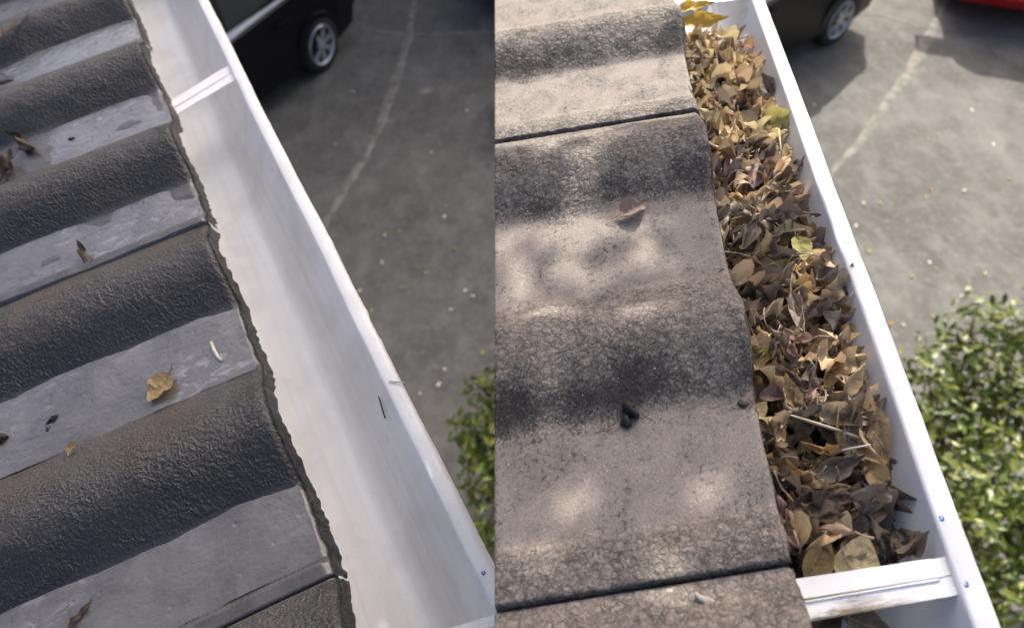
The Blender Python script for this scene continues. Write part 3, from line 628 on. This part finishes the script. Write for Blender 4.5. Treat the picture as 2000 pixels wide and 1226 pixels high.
special(1640, 910, RF, -.012, 'grey_leaf', 'long cupped grey leaf lying across the middle of the heap', .036, .0085, 25, (.1, -.5, .8), seed=13, bend=.9, curl=.7, fold=.2, wave=.2, twist=.3, stalk=0)
special(1635, 790, RF, -.016, 'grey_leaf', 'dark leaf curled into a ring above the long twig', .036, .0075, 200, (0, -.9, .4), seed=14, bend=3.6, curl=.3, fold=.1, wave=.1, twist=.4, stalk=0)
special(1670, 740, RF, -.010, 'dry_leaf', 'pale spoon-shaped leaf pointing up in mid-gutter', .026, .006, 60, (.2, -.6, .7), seed=15, bend=.9, curl=.9, stalk=.3)
special(1718, 850, RF, -.020, 'dry_leaf', 'twisted brown leaf hanging along the inner gutter wall', .040, .007, -75, (-.6, -.2, .7), seed=16, bend=1.3, curl=.7, fold=.2, wave=.4, twist=1.2, stalk=0)
special(1770, 960, RF, -.030, 'grey_leaf', 'slender dark leaf pointing down the inner gutter wall', .042, .0062, -65, (-.7, -.2, .6), seed=17, bend=.5, curl=.6, fold=.2, wave=.2, twist=.4, stalk=.3)
special(1715, 930, RF, -.018, 'gold_leaf', 'small orange-tan leaf by the slender dark one', .018, .0075, -40, (-.2, -.2, .9), seed=18, bend=.3, curl=.3, stalk=0)
special(1650, 545, RF, -.017, 'grey_leaf', 'black-brown leaf touching the inner gutter wall beside the yellow oval leaf', .030, .0065, 60, (-.5, -.3, .7), seed=19, bend=1.6, curl=.6, wave=.5, stalk=.2)
special(1500, 165, RF, -.022, 'grey_leaf', 'charcoal curled leaf beside the gutter wall near the far end', .030, .0085, 120, (-.5, -.4, .7), seed=20, bend=2.2, curl=.7, stalk=0)
special(1640, 1165, RF, -.045, 'grey_leaf', 'drab leaf half under the near side of the stained strap', .034, .009, 10, (0, -.2, .9), seed=21, bend=.6, curl=.4, stalk=0)
special(1690, 1215, RF, -.055, 'grey_leaf', 'brown leaf on the gutter floor at the bottom edge', .034, .009, -20, (0, -.1, .9), seed=22, bend=.6, curl=.4, stalk=0)
special(1610, 1205, RF, -.050, 'wet_leaf', 'blackened leaf tucked between strap and tile at the bottom edge', .034, .009, 40, (0, -.1, .9), seed=23, bend=.6, curl=.4, stalk=0)
def stick(name, pts, rad, mat, label, frame=None, h=None, roof=False, lift=.002, cat='twig', dh=None):
    P = []
    for i, p in enumerate(pts):
        if roof: P.append(frame.P(*frame.surf(*p, lift)))
        else:
            hh = h + (dh[i] if dh else 0); u, c = frame.gut(*p, hh); P.append(frame.G(u, c, hh))
    o = MB().tube(P, rad, 7).build(name, M[mat], None, True); return tag(o, label, cat)
stick('twig', [(1535, 808), (1580, 822), (1630, 838), (1685, 858)], [.0006, .0009, .0010, .0011], 'pale_twig', 'long pale twig lying across the leaf heap', RF, -.011)
stick('twig', [(1640, 880), (1668, 874), (1700, 868)], [.0006, .0006, .0006], 'straw', 'short thin pale stalk across the leaf heap under the long twig', RF, -.010)
stick('twig', [(1521, 252), (1524, 280), (1526, 305)], .0007, 'twig', 'thin upright stalk below the olive leaf by the gutter wall', RF, -.012)
stick('twig', [(1700, 560), (1690, 552), (1672, 562), (1660, 580)], .0006, 'straw', 'pale hooked stalk near the black-brown leaf', RF, -.014)
stick('twig', [(1795, 1178), (1786, 1200), (1772, 1228)], .0016, 'darktwig', 'thick black twig on the gutter floor below the strap', RF, -.060)
stick('twig', [(1810, 1200), (1812, 1214), (1814, 1230)], .0010, 'darktwig', 'short black twig beside the thick one below the strap', RF, -.060)
stick('twig', [(1760, 1226), (1780, 1216), (1798, 1208)], .0008, 'darktwig', 'thin black twig crossing the gutter floor at the bottom edge', RF, -.062)

# crumbs on the bare gutter floor below the strap, and specks on the wall
def crumb(px, py, frame, h, size, mat, label, roof=False, name='crumb', cat='debris', group=None, sq=.6, wall=False):
    if roof: p = frame.P(*frame.surf(px, py, size * sq * .6))
    else: u, c = frame.gut(px, py, h); p = frame.G(u, c, h)
    bm = bmesh.new(); bmesh.ops.create_icosphere(bm, subdivisions=2, radius=size)
    r = np.random.default_rng(int(px * 7 + py)); ph = r.uniform(0, 6, 6)
    for q in bm.verts:
        k = 1 + .3 * math.sin(q.co.x / size * 2.3 + ph[0]) + .25 * math.sin(q.co.y / size * 3.1 + ph[1]) + .20 * r.normal()
        q.co = Vector((q.co.x * k, q.co.y * k * .8, q.co.z * k * sq))
    me = bpy.data.meshes.new(name); bm.to_mesh(me); bm.free(); me.polygons.foreach_set('use_smooth', [True] * len(me.polygons))
    o = link(name, me, None, M[mat]); o.location = tuple(p); o.rotation_euler = (0, 0, r.uniform(0, 6)); return tag(o, label, cat, group)
for i in range(16):
    crumb(1745 + 28 * RND.gauss(0, 1) * .8, 1196 + RND.uniform(-8, 30), RF, -.0825, RND.uniform(.0006, .0014), 'blob', 'black crumb of mould on the gutter floor below the strap', group='mould crumbs below the strap')
stick('twig', [(738, 767), (744, 790), (752, 816)], .0007, 'darktwig', 'black twig lying on the clean gutter wall', LF, -.028, dh=[-.006, -.004, -.002])
stick('straw', [(760, 744), (790, 746)], .0006, 'straw', 'pale straw lying over the clean gutter lip', LF, -.0085, cat='straw')
special(310, 757, LF, 0, 'gold_leaf', 'golden oval dead leaf lying in a puddle on the wet roof', .029, .0118, 232, roof=True, seed=31, bend=.35, curl=.2, fold=.2, wave=.2, twist=.25, stalk=.25, lift=.005)
special(163, 495, LF, 0, 'wet_leaf', 'dark curled wet leaf in the streaky puddle on the wet roof', .034, .006, 120, (.3, -.5, .3), roof=True, seed=32, bend=3.2, curl=.9, fold=.3, wave=.6, twist=1.2, stalk=.3, lift=.006)
special(140, 876, LF, 0, 'gold_leaf', 'small folded orange-brown leaf on the nearest wet roll', .012, .0042, 240, roof=True, seed=33, bend=1.0, curl=.9, fold=.5, wave=.3, twist=.5, stalk=.4, lift=.004)
special(42, 278, LF, 0, 'wet_leaf', 'crumpled grey-brown leaf at the left edge of the wet roof', .056, .012, 150, (.2, -.4, .2), roof=True, seed=34, bend=1.8, curl=1.0, fold=.4, wave=1.2, twist=1.4, stalk=.2, lift=.008)
special(8, 325, LF, 0, 'wet_leaf', 'second crumpled wet leaf cut by the left picture edge', .052, .011, 75, (.3, -.3, .2), roof=True, seed=35, bend=1.6, curl=1.0, fold=.3, wave=1.0, twist=1.0, stalk=0, lift=.008)
special(152, 1205, LF, 0, 'grey_leaf', 'thin twisted pale leaf in the puddle at the bottom left', .026, .0028, 55, roof=True, seed=36, bend=.6, curl=.9, fold=.5, wave=.4, twist=1.0, stalk=.4, lift=.003)
special(20, 55, LF, 0, 'dry_leaf', 'long narrow dry leaf on the top left roll of the wet roof', .060, .004, 35, roof=True, seed=37, bend=.3, curl=1.1, fold=.2, wave=.4, twist=.5, stalk=.3, lift=.006)
special(8, 162, LF, 0, 'wet_leaf', 'brown leaf scrap in the upper trough at the left picture edge', .026, .005, 20, roof=True, seed=38, bend=.7, curl=.9, stalk=0, lift=.005)
stick('grass_blade', [(412, 668), (418, 684), (425, 697), (433, 705)], [.0012, .0016, .0016, .0009], 'straw', 'short pale curved grass blade in the puddle by the gutter', LF, roof=True, lift=.002, cat='grass')
crumb(103, 820, LF, 0, .0042, 'blob', 'shiny black seed stuck in the puddle above the nearest wet roll', True)
crumb(96, 838, LF, 0, .0022, 'blob', 'tiny black fragment below the shiny black seed', True)
crumb(141, 272, LF, 0, .0034, 'blob', 'black crumb in the short puddle on the wet roof', True)
crumb(4, 858, LF, 0, .006, 'blob', 'black lump at the left picture edge on the wet roof', True)
special(1238, 405, RF, 0, 'tan_leaf', 'folded tan leaf with curly stalk lying on the dry tiles', .027, .0082, 32, (.05, -.15, .1), roof=True, seed=39, bend=.25, curl=.25, fold=.55, wave=.5, twist=.7, stalk=.5, lift=.005)
crumb(1234, 803, RF, 0, .0052, 'blob', 'black shrivelled lump in the trough of the dry roof', True, sq=.8)
crumb(1222, 826, RF, 0, .0036, 'blob', 'black tail of the shrivelled lump on the dry roof', True, sq=.8)
crumb(1447, 788, RF, 0, .0030, 'blob', 'round black spot near the tile edge of the dry roof', True, sq=.25)
crumb(1376, 1174, RF, 0, .0052, 'lichen', 'pale lichen patch on the bottom tile of the dry roof', True, sq=.10, cat='lichen')

# ------------------------------------------------------------------ small leaves on the driveway
fleck = leaf_mesh('fallen_leaf', L=.042, W=.011, bend=.15, curl=.1, seed=77, nL=7, nW=5, stalk=0); fm = {}
for nm in ('lime_leaf', 'yellow_leaf', 'straw'):
    fm[nm] = fleck.copy(); fm[nm].materials.append(M[nm])
spots = [(912, 216, 'straw'), (858, 283, 'yellow_leaf'), (842, 298, 'straw'), (655, 282, 'lime_leaf'), (872, 404, 'lime_leaf'), (868, 423, 'straw'), (780, 452, 'yellow_leaf'), (752, 458, 'straw'), (888, 485, 'yellow_leaf'), (746, 512, 'straw'),
         (832, 533, 'lime_leaf'), (784, 561, 'lime_leaf'), (909, 567, 'straw'), (924, 578, 'straw'), (881, 604, 'straw'), (702, 568, 'straw'), (726, 606, 'lime_leaf'), (943, 688, 'lime_leaf'), (857, 750, 'straw'), (820, 768, 'straw'), (868, 720, 'straw'), (930, 973, 'lime_leaf'),
         (683, 181, 'lime_leaf'), (690, 180, 'straw'),
         (1677, 137, 'lime_leaf'), (1898, 215, 'straw'), (1832, 262, 'lime_leaf'), (1812, 272, 'yellow_leaf'), (1818, 370, 'yellow_leaf'), (1809, 385, 'lime_leaf'), (1883, 372, 'straw'), (1971, 349, 'lime_leaf'), (1687, 396, 'straw'), (1719, 397, 'yellow_leaf'), (1697, 490, 'lime_leaf'),
         (1672, 440, 'straw'), (1782, 540, 'lime_leaf'), (1924, 533, 'lime_leaf'), (1815, 512, 'straw'), (1828, 525, 'yellow_leaf'), (1821, 617, 'lime_leaf'), (1765, 634, 'straw'), (1740, 632, 'yellow_leaf'), (1940, 282, 'straw'), (1590, 205, 'straw')]
for i, (x, y, mt) in enumerate(spots):
    p = at_z(x, y, .006); o = link('fallen_leaf', fm[mt]); side = 'shaded' if x < 1000 else 'sunlit'
    o.matrix_world = orient(p, (0, 0, 1), RND.uniform(0, 6.28)) @ Matrix.Scale(RND.uniform(.7, 1.25), 4)
    o.location.z = .008
    tag(o, {'lime_leaf': 'tiny pale yellow-green leaf', 'yellow_leaf': 'tiny orange-yellow leaf', 'straw': 'tiny bleached leaf scrap'}[mt] + ' lying on the %s driveway' % side, 'leaf', 'small leaves on the %s driveway' % side)

# ------------------------------------------------------------------ cars
def car(px, py, heading, paint, label, wheel_side=1, name='parked_car', van=False):
    """origin on the ground under the rear axle; x forward, y left"""
    fw = np.array([math.cos(heading), math.sin(heading), 0]); lf = np.array([-fw[1], fw[0], 0])
    p = (at_z(px, py, .31) if py is not None else np.array(px)); p = p - lf * wheel_side * .80; p[2] = 0
    root = tag(empty(name, tuple(p), heading), label, 'car')
    W = .86
    def arch(cx, r=.355, z0=.22): return [(cx + r * math.cos(a), .31 + r * math.sin(a)) for a in np.linspace(math.pi + .22, -.22, 15)]
    low_ = [(3.42, .22)][::-1]
    outl = [(-.72, .24)] + arch(0)[0:] + arch(2.6) + [(3.36, .22), (3.50, .36), (3.50, .58), (3.36, .74), (2.95, .83), (2.2, .90), (1.2, .93), (0, .96), (-.62, .98), (-.78, .90), (-.84, .66), (-.82, .38)]
    o = np.array(outl); n = len(o); ctr = np.array([1.3, .6])
    def ring(y, inset):
        d = o - ctr; q = o - d / np.linalg.norm(d, axis=1)[:, None] * inset
        tap = np.clip((o[:, 0] - 2.5) / 1.0, 0, 1) ** 2 * .22 + np.clip((-.2 - o[:, 0]) / .64, 0, 1) ** 2 * .12
        hi = np.clip((o[:, 1] - .7) / .3, 0, 1) * .05
        return [(a, math.copysign(max(abs(y) - tp - h_, .02), y), b) for (a, b), tp, h_ in zip(q, tap, hi)]
    ys = [(-W, .035), (-W + .035, .008), (-W + .10, 0), (-.3, -.02), (.3, -.02), (W - .10, 0), (W - .035, .008), (W, .035)]
    v = [q for y, i in ys for q in ring(y, i)]; k = len(ys)
    f = [(r * n + i, r * n + (i + 1) % n, (r + 1) * n + (i + 1) % n, (r + 1) * n + i) for r in range(k - 1) for i in range(n)]
    f += [tuple(range(n))[::-1], tuple((k - 1) * n + i for i in range(n))]
    bm = bmesh.new(); vs_ = [bm.verts.new(q) for q in v]; [bm.faces.new([vs_[i] for i in q]) for q in f]
    bmesh.ops.triangulate(bm, faces=[q for q in bm.faces if len(q.verts) > 4]); bmesh.ops.recalc_face_normals(bm, faces=bm.faces)
    me = bpy.data.meshes.new('body'); bm.to_mesh(me); bm.free(); link('body', me, root, paint)
    # cabin: base and roof outlines, tumblehome sides
    def cab(z):
        q = (z - .92) / .53
        if van: q = (z - .92) / .93; return (-.70 + .12 * max(q, 0) ** 1.6, 3.10 - .75 * max(q, 0), .80 - .12 * q)
        return (-.66 + .42 * max(q, 0) ** 1.6, 2.05 - .95 * q, .775 - .19 * q)
    mb = MB(); zs = [.90, 1.05, 1.2, 1.33, 1.41, 1.445] if not van else [.90, 1.15, 1.4, 1.65, 1.81, 1.85]; rings = []
    for i, z in enumerate(zs):
        a, b, y = cab(z); y -= (.05 if i == 4 else .12 if i == 5 else 0); a += (.05 if i == 5 else 0); b -= (.08 if i == 5 else 0)
        e = .10; rings.append([(a + e, -y, z), (b - e, -y, z), (b, -y + e, z), (b, y - e, z), (b - e, y, z), (a + e, y, z), (a, y - e, z), (a, -y + e, z)])
    v = [q for r in rings for q in r]; f = [(r * 8 + i, r * 8 + (i + 1) % 8, (r + 1) * 8 + (i + 1) % 8, (r + 1) * 8 + i) for r in range(5) for i in range(8)] + [tuple(40 + i for i in range(8))]
    mb.add(v, f).build('cabin', paint, root)
    def sidept(x, z, s, off):
        a, b, y = cab(z); return (x, s * (y + off), z)
    for s in (-1, 1):
        for (x0, x1, x2, x3) in ((-.40, .28, -.16, .28), (.36, 1.14, .36, 1.06), (1.22, 1.86, 1.14, 1.30)):
            q = [sidept(x0, .975, s, .006), sidept(x1, .975, s, .006), sidept(x3, 1.335, s, .006), sidept(x2, 1.335, s, .006)]
            MB().add(q + [(a, b * .98, c) for a, b, c in q], [(0, 1, 2, 3), (4, 7, 6, 5), (0, 4, 5, 1), (1, 5, 6, 2), (2, 6, 7, 3), (3, 7, 4, 0)]).build('side_window', M['glass'], root)
        for (za, zb, xa, xb) in ((.915, .965, -.46, 1.95), (1.350, 1.392, -.22, 1.22)):  # silver strips added for the sky's shine along shoulder and roof edge
            q = [sidept(xa, za, s, .022), sidept(xb, za, s, .022), sidept(xb, zb, s, .020), sidept(xa, zb, s, .020)]
            MB().add(q + [(a, b * .96, c) for a, b, c in q], [(0, 1, 2, 3), (4, 7, 6, 5), (0, 4, 5, 1), (1, 5, 6, 2), (2, 6, 7, 3), (3, 7, 4, 0)]).build('shoulder_shine' if za < 1 else 'roof_edge_shine', M['strip_shine'], root)
        MB().box((-.83, s * .62 - .13, .70), (-.66, s * .62 + .13, .90)).build('tail_light', M['redlamp'], root)
        MB().box((-.70, s * .745 - .03, .74), (-.40, s * .745 + .065, .86)).build('reversing_light', M['whitelamp'], root)
        MB().box((3.22, s * .52 - .16, .60), (3.46, s * .52 + .16, .72)).build('headlight', M['whitelamp'], root)
        MB().box((1.80 + .8 * van, s * (.91 + .10 * van) - (.12 + .16 * van * (s > 0)), .95 + .12 * van), (1.90 + .86 * van, s * (.91 + .10 * van) + .07 + (.03 + .16 * (s < 0)) * van, 1.06 + .23 * van)).build('mirror', paint, root)
        for x in (.42, 1.30): MB().box((x, s * .865 - .012, .78), (x + .2, s * .865 + .012, .81)).build('door_handle', paint, root)
        for cx in (0, 2.6):
            wr = empty('wheel', (cx, s * .752, .31)); wr.parent = root
            prof = [(.195, -.10), (.24, -.115), (.295, -.10), (.312, -.06), (.312, .06), (.295, .10), (.24, .115), (.195, .10)]
            def lathe(pr, nn=44):
                vv = [(r_ * math.cos(t_), y_, r_ * math.sin(t_)) for t_ in np.linspace(0, 2 * math.pi, nn, endpoint=False) for r_, y_ in pr]; m_ = len(pr)
                return vv, [(i * m_ + j, ((i + 1) % nn) * m_ + j, ((i + 1) % nn) * m_ + j + 1, i * m_ + j + 1) for i in range(nn) for j in range(m_ - 1)]
            MB().add(*lathe(prof)).build('tyre', M['rubber'], wr, True)
            MB().add(*lathe([(.02, -s * .03), (.19, -s * .03), (.20, s * .02)])).build('wheel_well_disc', M['arch'], wr, True)
            rim = MB().add(*lathe([(.195, s * .06), (.190, s * .102), (.208, s * .116), (.214, s * .108), (.21, s * .06)]))
            for j in range(7):
                for dl in (-.13, .13):
                    t_ = j * 2 * math.pi / 7 + .2; t2 = t_ + dl
                    ax_ = lambda r_, a_, y_: (r_ * math.cos(a_), y_, r_ * math.sin(a_))
                    q = []
                    for r_, a_, hw_ in ((.035, t_ + dl * .9, .014), (.19, t2, .0115)):
                        px_, pz_ = -math.sin(a_) * hw_, math.cos(a_) * hw_
                        c_ = ax_(r_, a_, 0)
                        q += [(c_[0] + px_, s * .080, c_[2] + pz_), (c_[0] - px_, s * .080, c_[2] - pz_), (c_[0] - px_, s * .105, c_[2] - pz_), (c_[0] + px_, s * .105, c_[2] + pz_)]
                    rim.add(q, [(0, 1, 2, 3), (4, 7, 6, 5), (0, 4, 5, 1), (1, 5, 6, 2), (2, 6, 7, 3), (3, 7, 4, 0)])
            rim.add(*lathe([(.001, s * .110), (.040, s * .110), (.048, s * .085)], 20)); rim.build('rim', M['alloy'], wr)
    for name_, a0, a1 in (('rear_window', -1, 0), ('windscreen', 1, 0)):
        q = []
        for z, g in ((1.0, .62), (1.36 + .35 * van, .52)):
            a, b, y = cab(z); x = (a - .008) if a0 < 0 else (b + .008); q += [(x, -g, z), (x, g, z)]
        q = [q[0], q[1], q[3], q[2]]
        MB().add(q + [(a + (.03 if a0 < 0 else -.03), b, c) for a, b, c in q], [(0, 1, 2, 3), (4, 7, 6, 5), (0, 4, 5, 1), (1, 5, 6, 2), (2, 6, 7, 3), (3, 7, 4, 0)]).build(name_, M['glass'], root)
    MB().box((-.872, -.70, .36), (-.80, .70, .56)).build('rear_bumper', paint, root)
    return root
HEAD = math.atan2(-1.30, -.62)
car(621, 86, HEAD, M['black_paint'], 'black car parked in the shade beyond the clean gutter')
car(1634, 36, math.atan2(-.84, -1.12), M['black_paint'], 'black car with silver wheel showing above the leaf-filled gutter')
VH = R_(-110); vf = np.array([math.cos(VH), math.sin(VH), 0])
def van(nose_px, label):
    p = at_z(*nose_px, .40) - vf * 3.50; p[2] = 0
    return car(p + np.array([-vf[1], vf[0], 0]) * .80, None, VH, M['red_paint'], label, 1, 'parked_van', True)
van((2008, -2), 'bright red van whose nose shows in the top right corner')
van((1010, -22), 'dark red van barely showing at the top beside the black car in the shade')

# ------------------------------------------------------------------ shrubs
def shrub(base, blobs, nleaf, nind, label, seed, size=.055):
    r = np.random.default_rng(seed); root = tag(empty('shrub', base), label, 'shrub')
    SV = [leaf_mesh('leaf', L=size * k, W=size * .20 * k, bend=b, curl=c_, fold=.25, wave=.15, twist=.2, seed=seed + i, nL=6, nW=3, stalk=0) for i, (k, b, c_) in enumerate(((1, .5, .2), (.85, .9, .3), (1.15, .3, .1), (.95, -.4, .2)))]
    stems = MB(); B = np.array(base)
    pts = []
    for (bx, by, bz, br) in blobs:
        stems.tube([B + (r.normal() * .04, r.normal() * .04, 0), B + (np.array([bx, by, bz]) - (0, 0, bz * .5)) * (.6, .6, 1), B + np.array([bx, by, bz])], [.016, .011, .004], 6)
        for q in range(5):
            d = r.normal(size=3); d /= np.linalg.norm(d); d[2] = abs(d[2]); stems.tube([B + np.array([bx, by, bz - br * .4]), B + np.array([bx, by, bz]) + d * br * .9], [.006, .002], 5)
    tot = sum(b[3] ** 2 for b in blobs); items = []
    for (bx, by, bz, br) in blobs:
        for q in range(int(nleaf * br ** 2 / tot)):
            d = r.normal(size=3); d /= np.linalg.norm(d); rad = br * (.35 + .75 * r.random() ** .5) * (1 + .25 * math.sin(5 * d[0] + 3 * d[1] + bx * 9))
            p = np.array([bx, by, bz]) + d * rad * (1, 1, .85)
            if p[2] < .05: continue
            nn = d * .7 + np.array([0, 0, .8]) + r.normal(size=3) * .45
            items.append((p[2] + rad, p, nn, r.uniform(0, 6.28), r.integers(4)))
    items.sort(key=lambda q: -q[0]); o_ = link('stems', mesh('stems', [np.array(v) - B for v in stems.v], stems.f), root, M['bark'])
    lst = [(SV[q[4]], orient(q[1], q[2], q[3]), 0) for q in items[nind:]]
    fo = link('foliage', joined('foliage', lst, [M['green_leaf']]), root); fo['kind'] = 'stuff'
    for me in SV: me.materials.append(M['green_leaf'])
    for q in items[:nind]:
        o = link('leaf', SV[q[4]], root); o.matrix_local = orient(q[1], q[2], q[3])
    return root
a = at_z(1925, 900, .75); b = (a[0], a[1], 0)
def bl(x, y, z, r): p = at_z(x, y, z); return (p[0] - b[0], p[1] - b[1], z, r)
shrub(b, [bl(1905, 640, 1.05, .20), bl(1990, 650, 1.0, .24), bl(1830, 730, .9, .22), bl(1910, 740, .85, .26), bl(2000, 760, .85, .25), bl(1860, 850, .8, .24), bl(1960, 930, .75, .25), bl(1880, 960, .9, .22), bl(1990, 1000, .8, .25), bl(1905, 1060, .85, .2), bl(1975, 1100, .5, .25), bl(1970, 1190, .75, .22), bl(2060, 850, .8, .3), bl(2060, 1050, .7, .3), bl(1930, 820, .6, .3), bl(1790, 830, .7, .22), bl(1850, 1000, .7, .22)],
      3600, 280, 'glossy green shrub in sun beyond the leaf-filled gutter', 5, .07)
a = at_z(945, 860, .6); b = (a[0] + .1, a[1], 0)
shrub(b, [bl(955, 765, .7, .14), bl(932, 850, .7, .15), bl(965, 830, .7, .2), bl(960, 920, .6, .16), bl(985, 1000, .55, .17), bl(1010, 880, .7, .25), bl(972, 1060, .4, .12)], 900, 90, 'dull green shrub in shade beyond the clean gutter', 9, .075)

# ------------------------------------------------------------------ unseen trees towards the sun: one dapples the dry roof, added foliage shades the left
def tree(name, base, trunk, limbs, leaves, rad, label):
    root = tag(empty(name, base), label, 'tree'); B = np.array(base)
    MB().tube([np.array(p) - B for p in trunk], rad, 10).build('trunk', M['bark'], root, True)
    mb = MB()
    for l in limbs: mb.tube([np.array(p) - B for p in l], [rad[-1] * .6 * (1 - .75 * i / (len(l) - 1)) for i in range(len(l))], 6)
    mb.build('limbs', M['bark'], root, True)
    v = []; f = []; uv = []
    for p, s in leaves:
        d = NR.normal(size=3); d /= np.linalg.norm(d); e = np.cross(d, NR.normal(size=3)); e /= np.linalg.norm(e); q = np.cross(d, e); k = len(v)
        p = p - B; v += [p - d * s, p + e * s * .36 + q * s * .08, p + d * s, p - e * s * .36 + q * s * .08]; f += [(k, k + 1, k + 2), (k, k + 2, k + 3)]; uv += [(0, 0), (.5, 1), (1, 0), (.5, -1)]
    o = link('crown', mesh('crown', v, f, uv), root, M['tree_leaf']); o['kind'] = 'stuff'
    return root
def along(T, d): return np.array(T) + S * d
lv = []
for i in range(20000):                     # crown added along sun rays to keep the left driveway in shade
    y = RND.uniform(1.2, 14); x = RND.uniform(-9, -.02 - .02 * y) + max(0, (3.4 - y)) * .12
    d = (15.5 + RND.uniform(-2.6, 2.6) - y) / S[1]; lv.append((along((x, y, 0), d), RND.uniform(.20, .36)))
tree('added_shade_tree', (1.5, 16.5, 0), [(1.5, 16.5, 0), (1.6, 16.3, 3), (1.4, 16, 6), (1.2, 15.8, 9)], [[(1.5, 16.2, 4.5), (-1, 15.5, 6.5), (-3, 15, 8)], [(1.4, 16, 6), (3.2, 15.5, 9), (4, 15, 11)], [(1.2, 15.8, 8.5), (0, 15.5, 11)]], lv, [.34, .28, .22, .14], 'unseen tree added beyond the driveway to shade its left part')
lv = []
for i in range(8500):                      # dense spray added out of view to shade the wet roof and gutter
    u = RND.uniform(-.35, 1.25); c = RND.uniform(-.42, .112); d = RND.uniform(2.5, 3.5)
    T = LF.G(u, c, -.02 if c > 0 else 0.0); Q = along(T, (RF.E[2] - T[2]) / S[2])
    if Q[0] > -.035 and Q[1] < .95: continue
    lv.append((along(T, d), RND.uniform(.030, .048)))
GAPS = [(1080, 300, 130, 60), (1120, 385, 50, 30), (1050, 460, 120, 30), (1190, 440, 100, 30), (1000, 505, 45, 45), (1150, 535, 95, 30), (1260, 505, 75, 28), (1010, 580, 55, 20), (1235, 690, 65, 40), (1010, 1100, 80, 55), (1400, 960, 75, 42), (1150, 1175, 60, 34), (1060, 650, 70, 40),
        (1290, 1125, 75, 36), (1385, 1205, 140, 50), (1130, 985, 70, 36), (1060, 830, 50, 28), (1470, 420, 60, 70), (1560, 500, 60, 46), (1535, 640, 75, 56), (1625, 710, 60, 56), (1560, 810, 60, 60), (1640, 870, 60, 30), (1620, 990, 45, 24),
        (1690, 1100, 60, 30), (1710, 570, 26, 80), (1800, 830, 28, 70), (1850, 990, 28, 60), (1600, 320, 60, 60), (1650, 440, 26, 50), (1920, 1180, 40, 60), (1800, 1120, 60, 26)]
for i in range(24000):                      # open spray over the near part of the dry roof
    x, y = RND.uniform(900, 2020), RND.uniform(200, 1400); edge = 1320 + .214 * y
    if y < (300 - (x - 966) * .10 if x < edge else 345) + 22 * float(fbm(x * .02, y * .02, 2)): continue
    wb = 1 + 1.7 * float(fbm(x * .035, y * .035, 3))
    if any(((x - gx) / rx) ** 2 + ((y - gy) / ry) ** 2 < (1.3 if gy < 700 else 1.7) * wb for gx, gy, rx, ry in GAPS): continue
    if x < edge: u, v = RF.roof(x, y); T = RF.P(u, v, 0)
    else: u, c = RF.gut(x, y, -.015); T = RF.G(u, c, -.015)
    lv.append((along(T, RND.uniform(1.15, 1.75)), RND.uniform(.008, .014)))
tree('unseen_overhanging_tree', (.45, 2.75, 0), [(.45, 2.75, 0), (.46, 2.8, 2.5), (.42, 2.9, 4.6), (.5, 3.0, 5.6)], [[(.45, 2.9, 5.0), (.3, 2.7, 5.6), (.1, 2.6, 5.9)], [(.48, 2.95, 5.4), (.75, 2.6, 5.9), (.9, 2.4, 6.0)], [(.5, 3, 5.5), (.1, 3.3, 6.1)]], lv, [.075, .065, .05, .03], 'slim unseen tree dappling the dry roof, its dense spray added to shade the wet one')
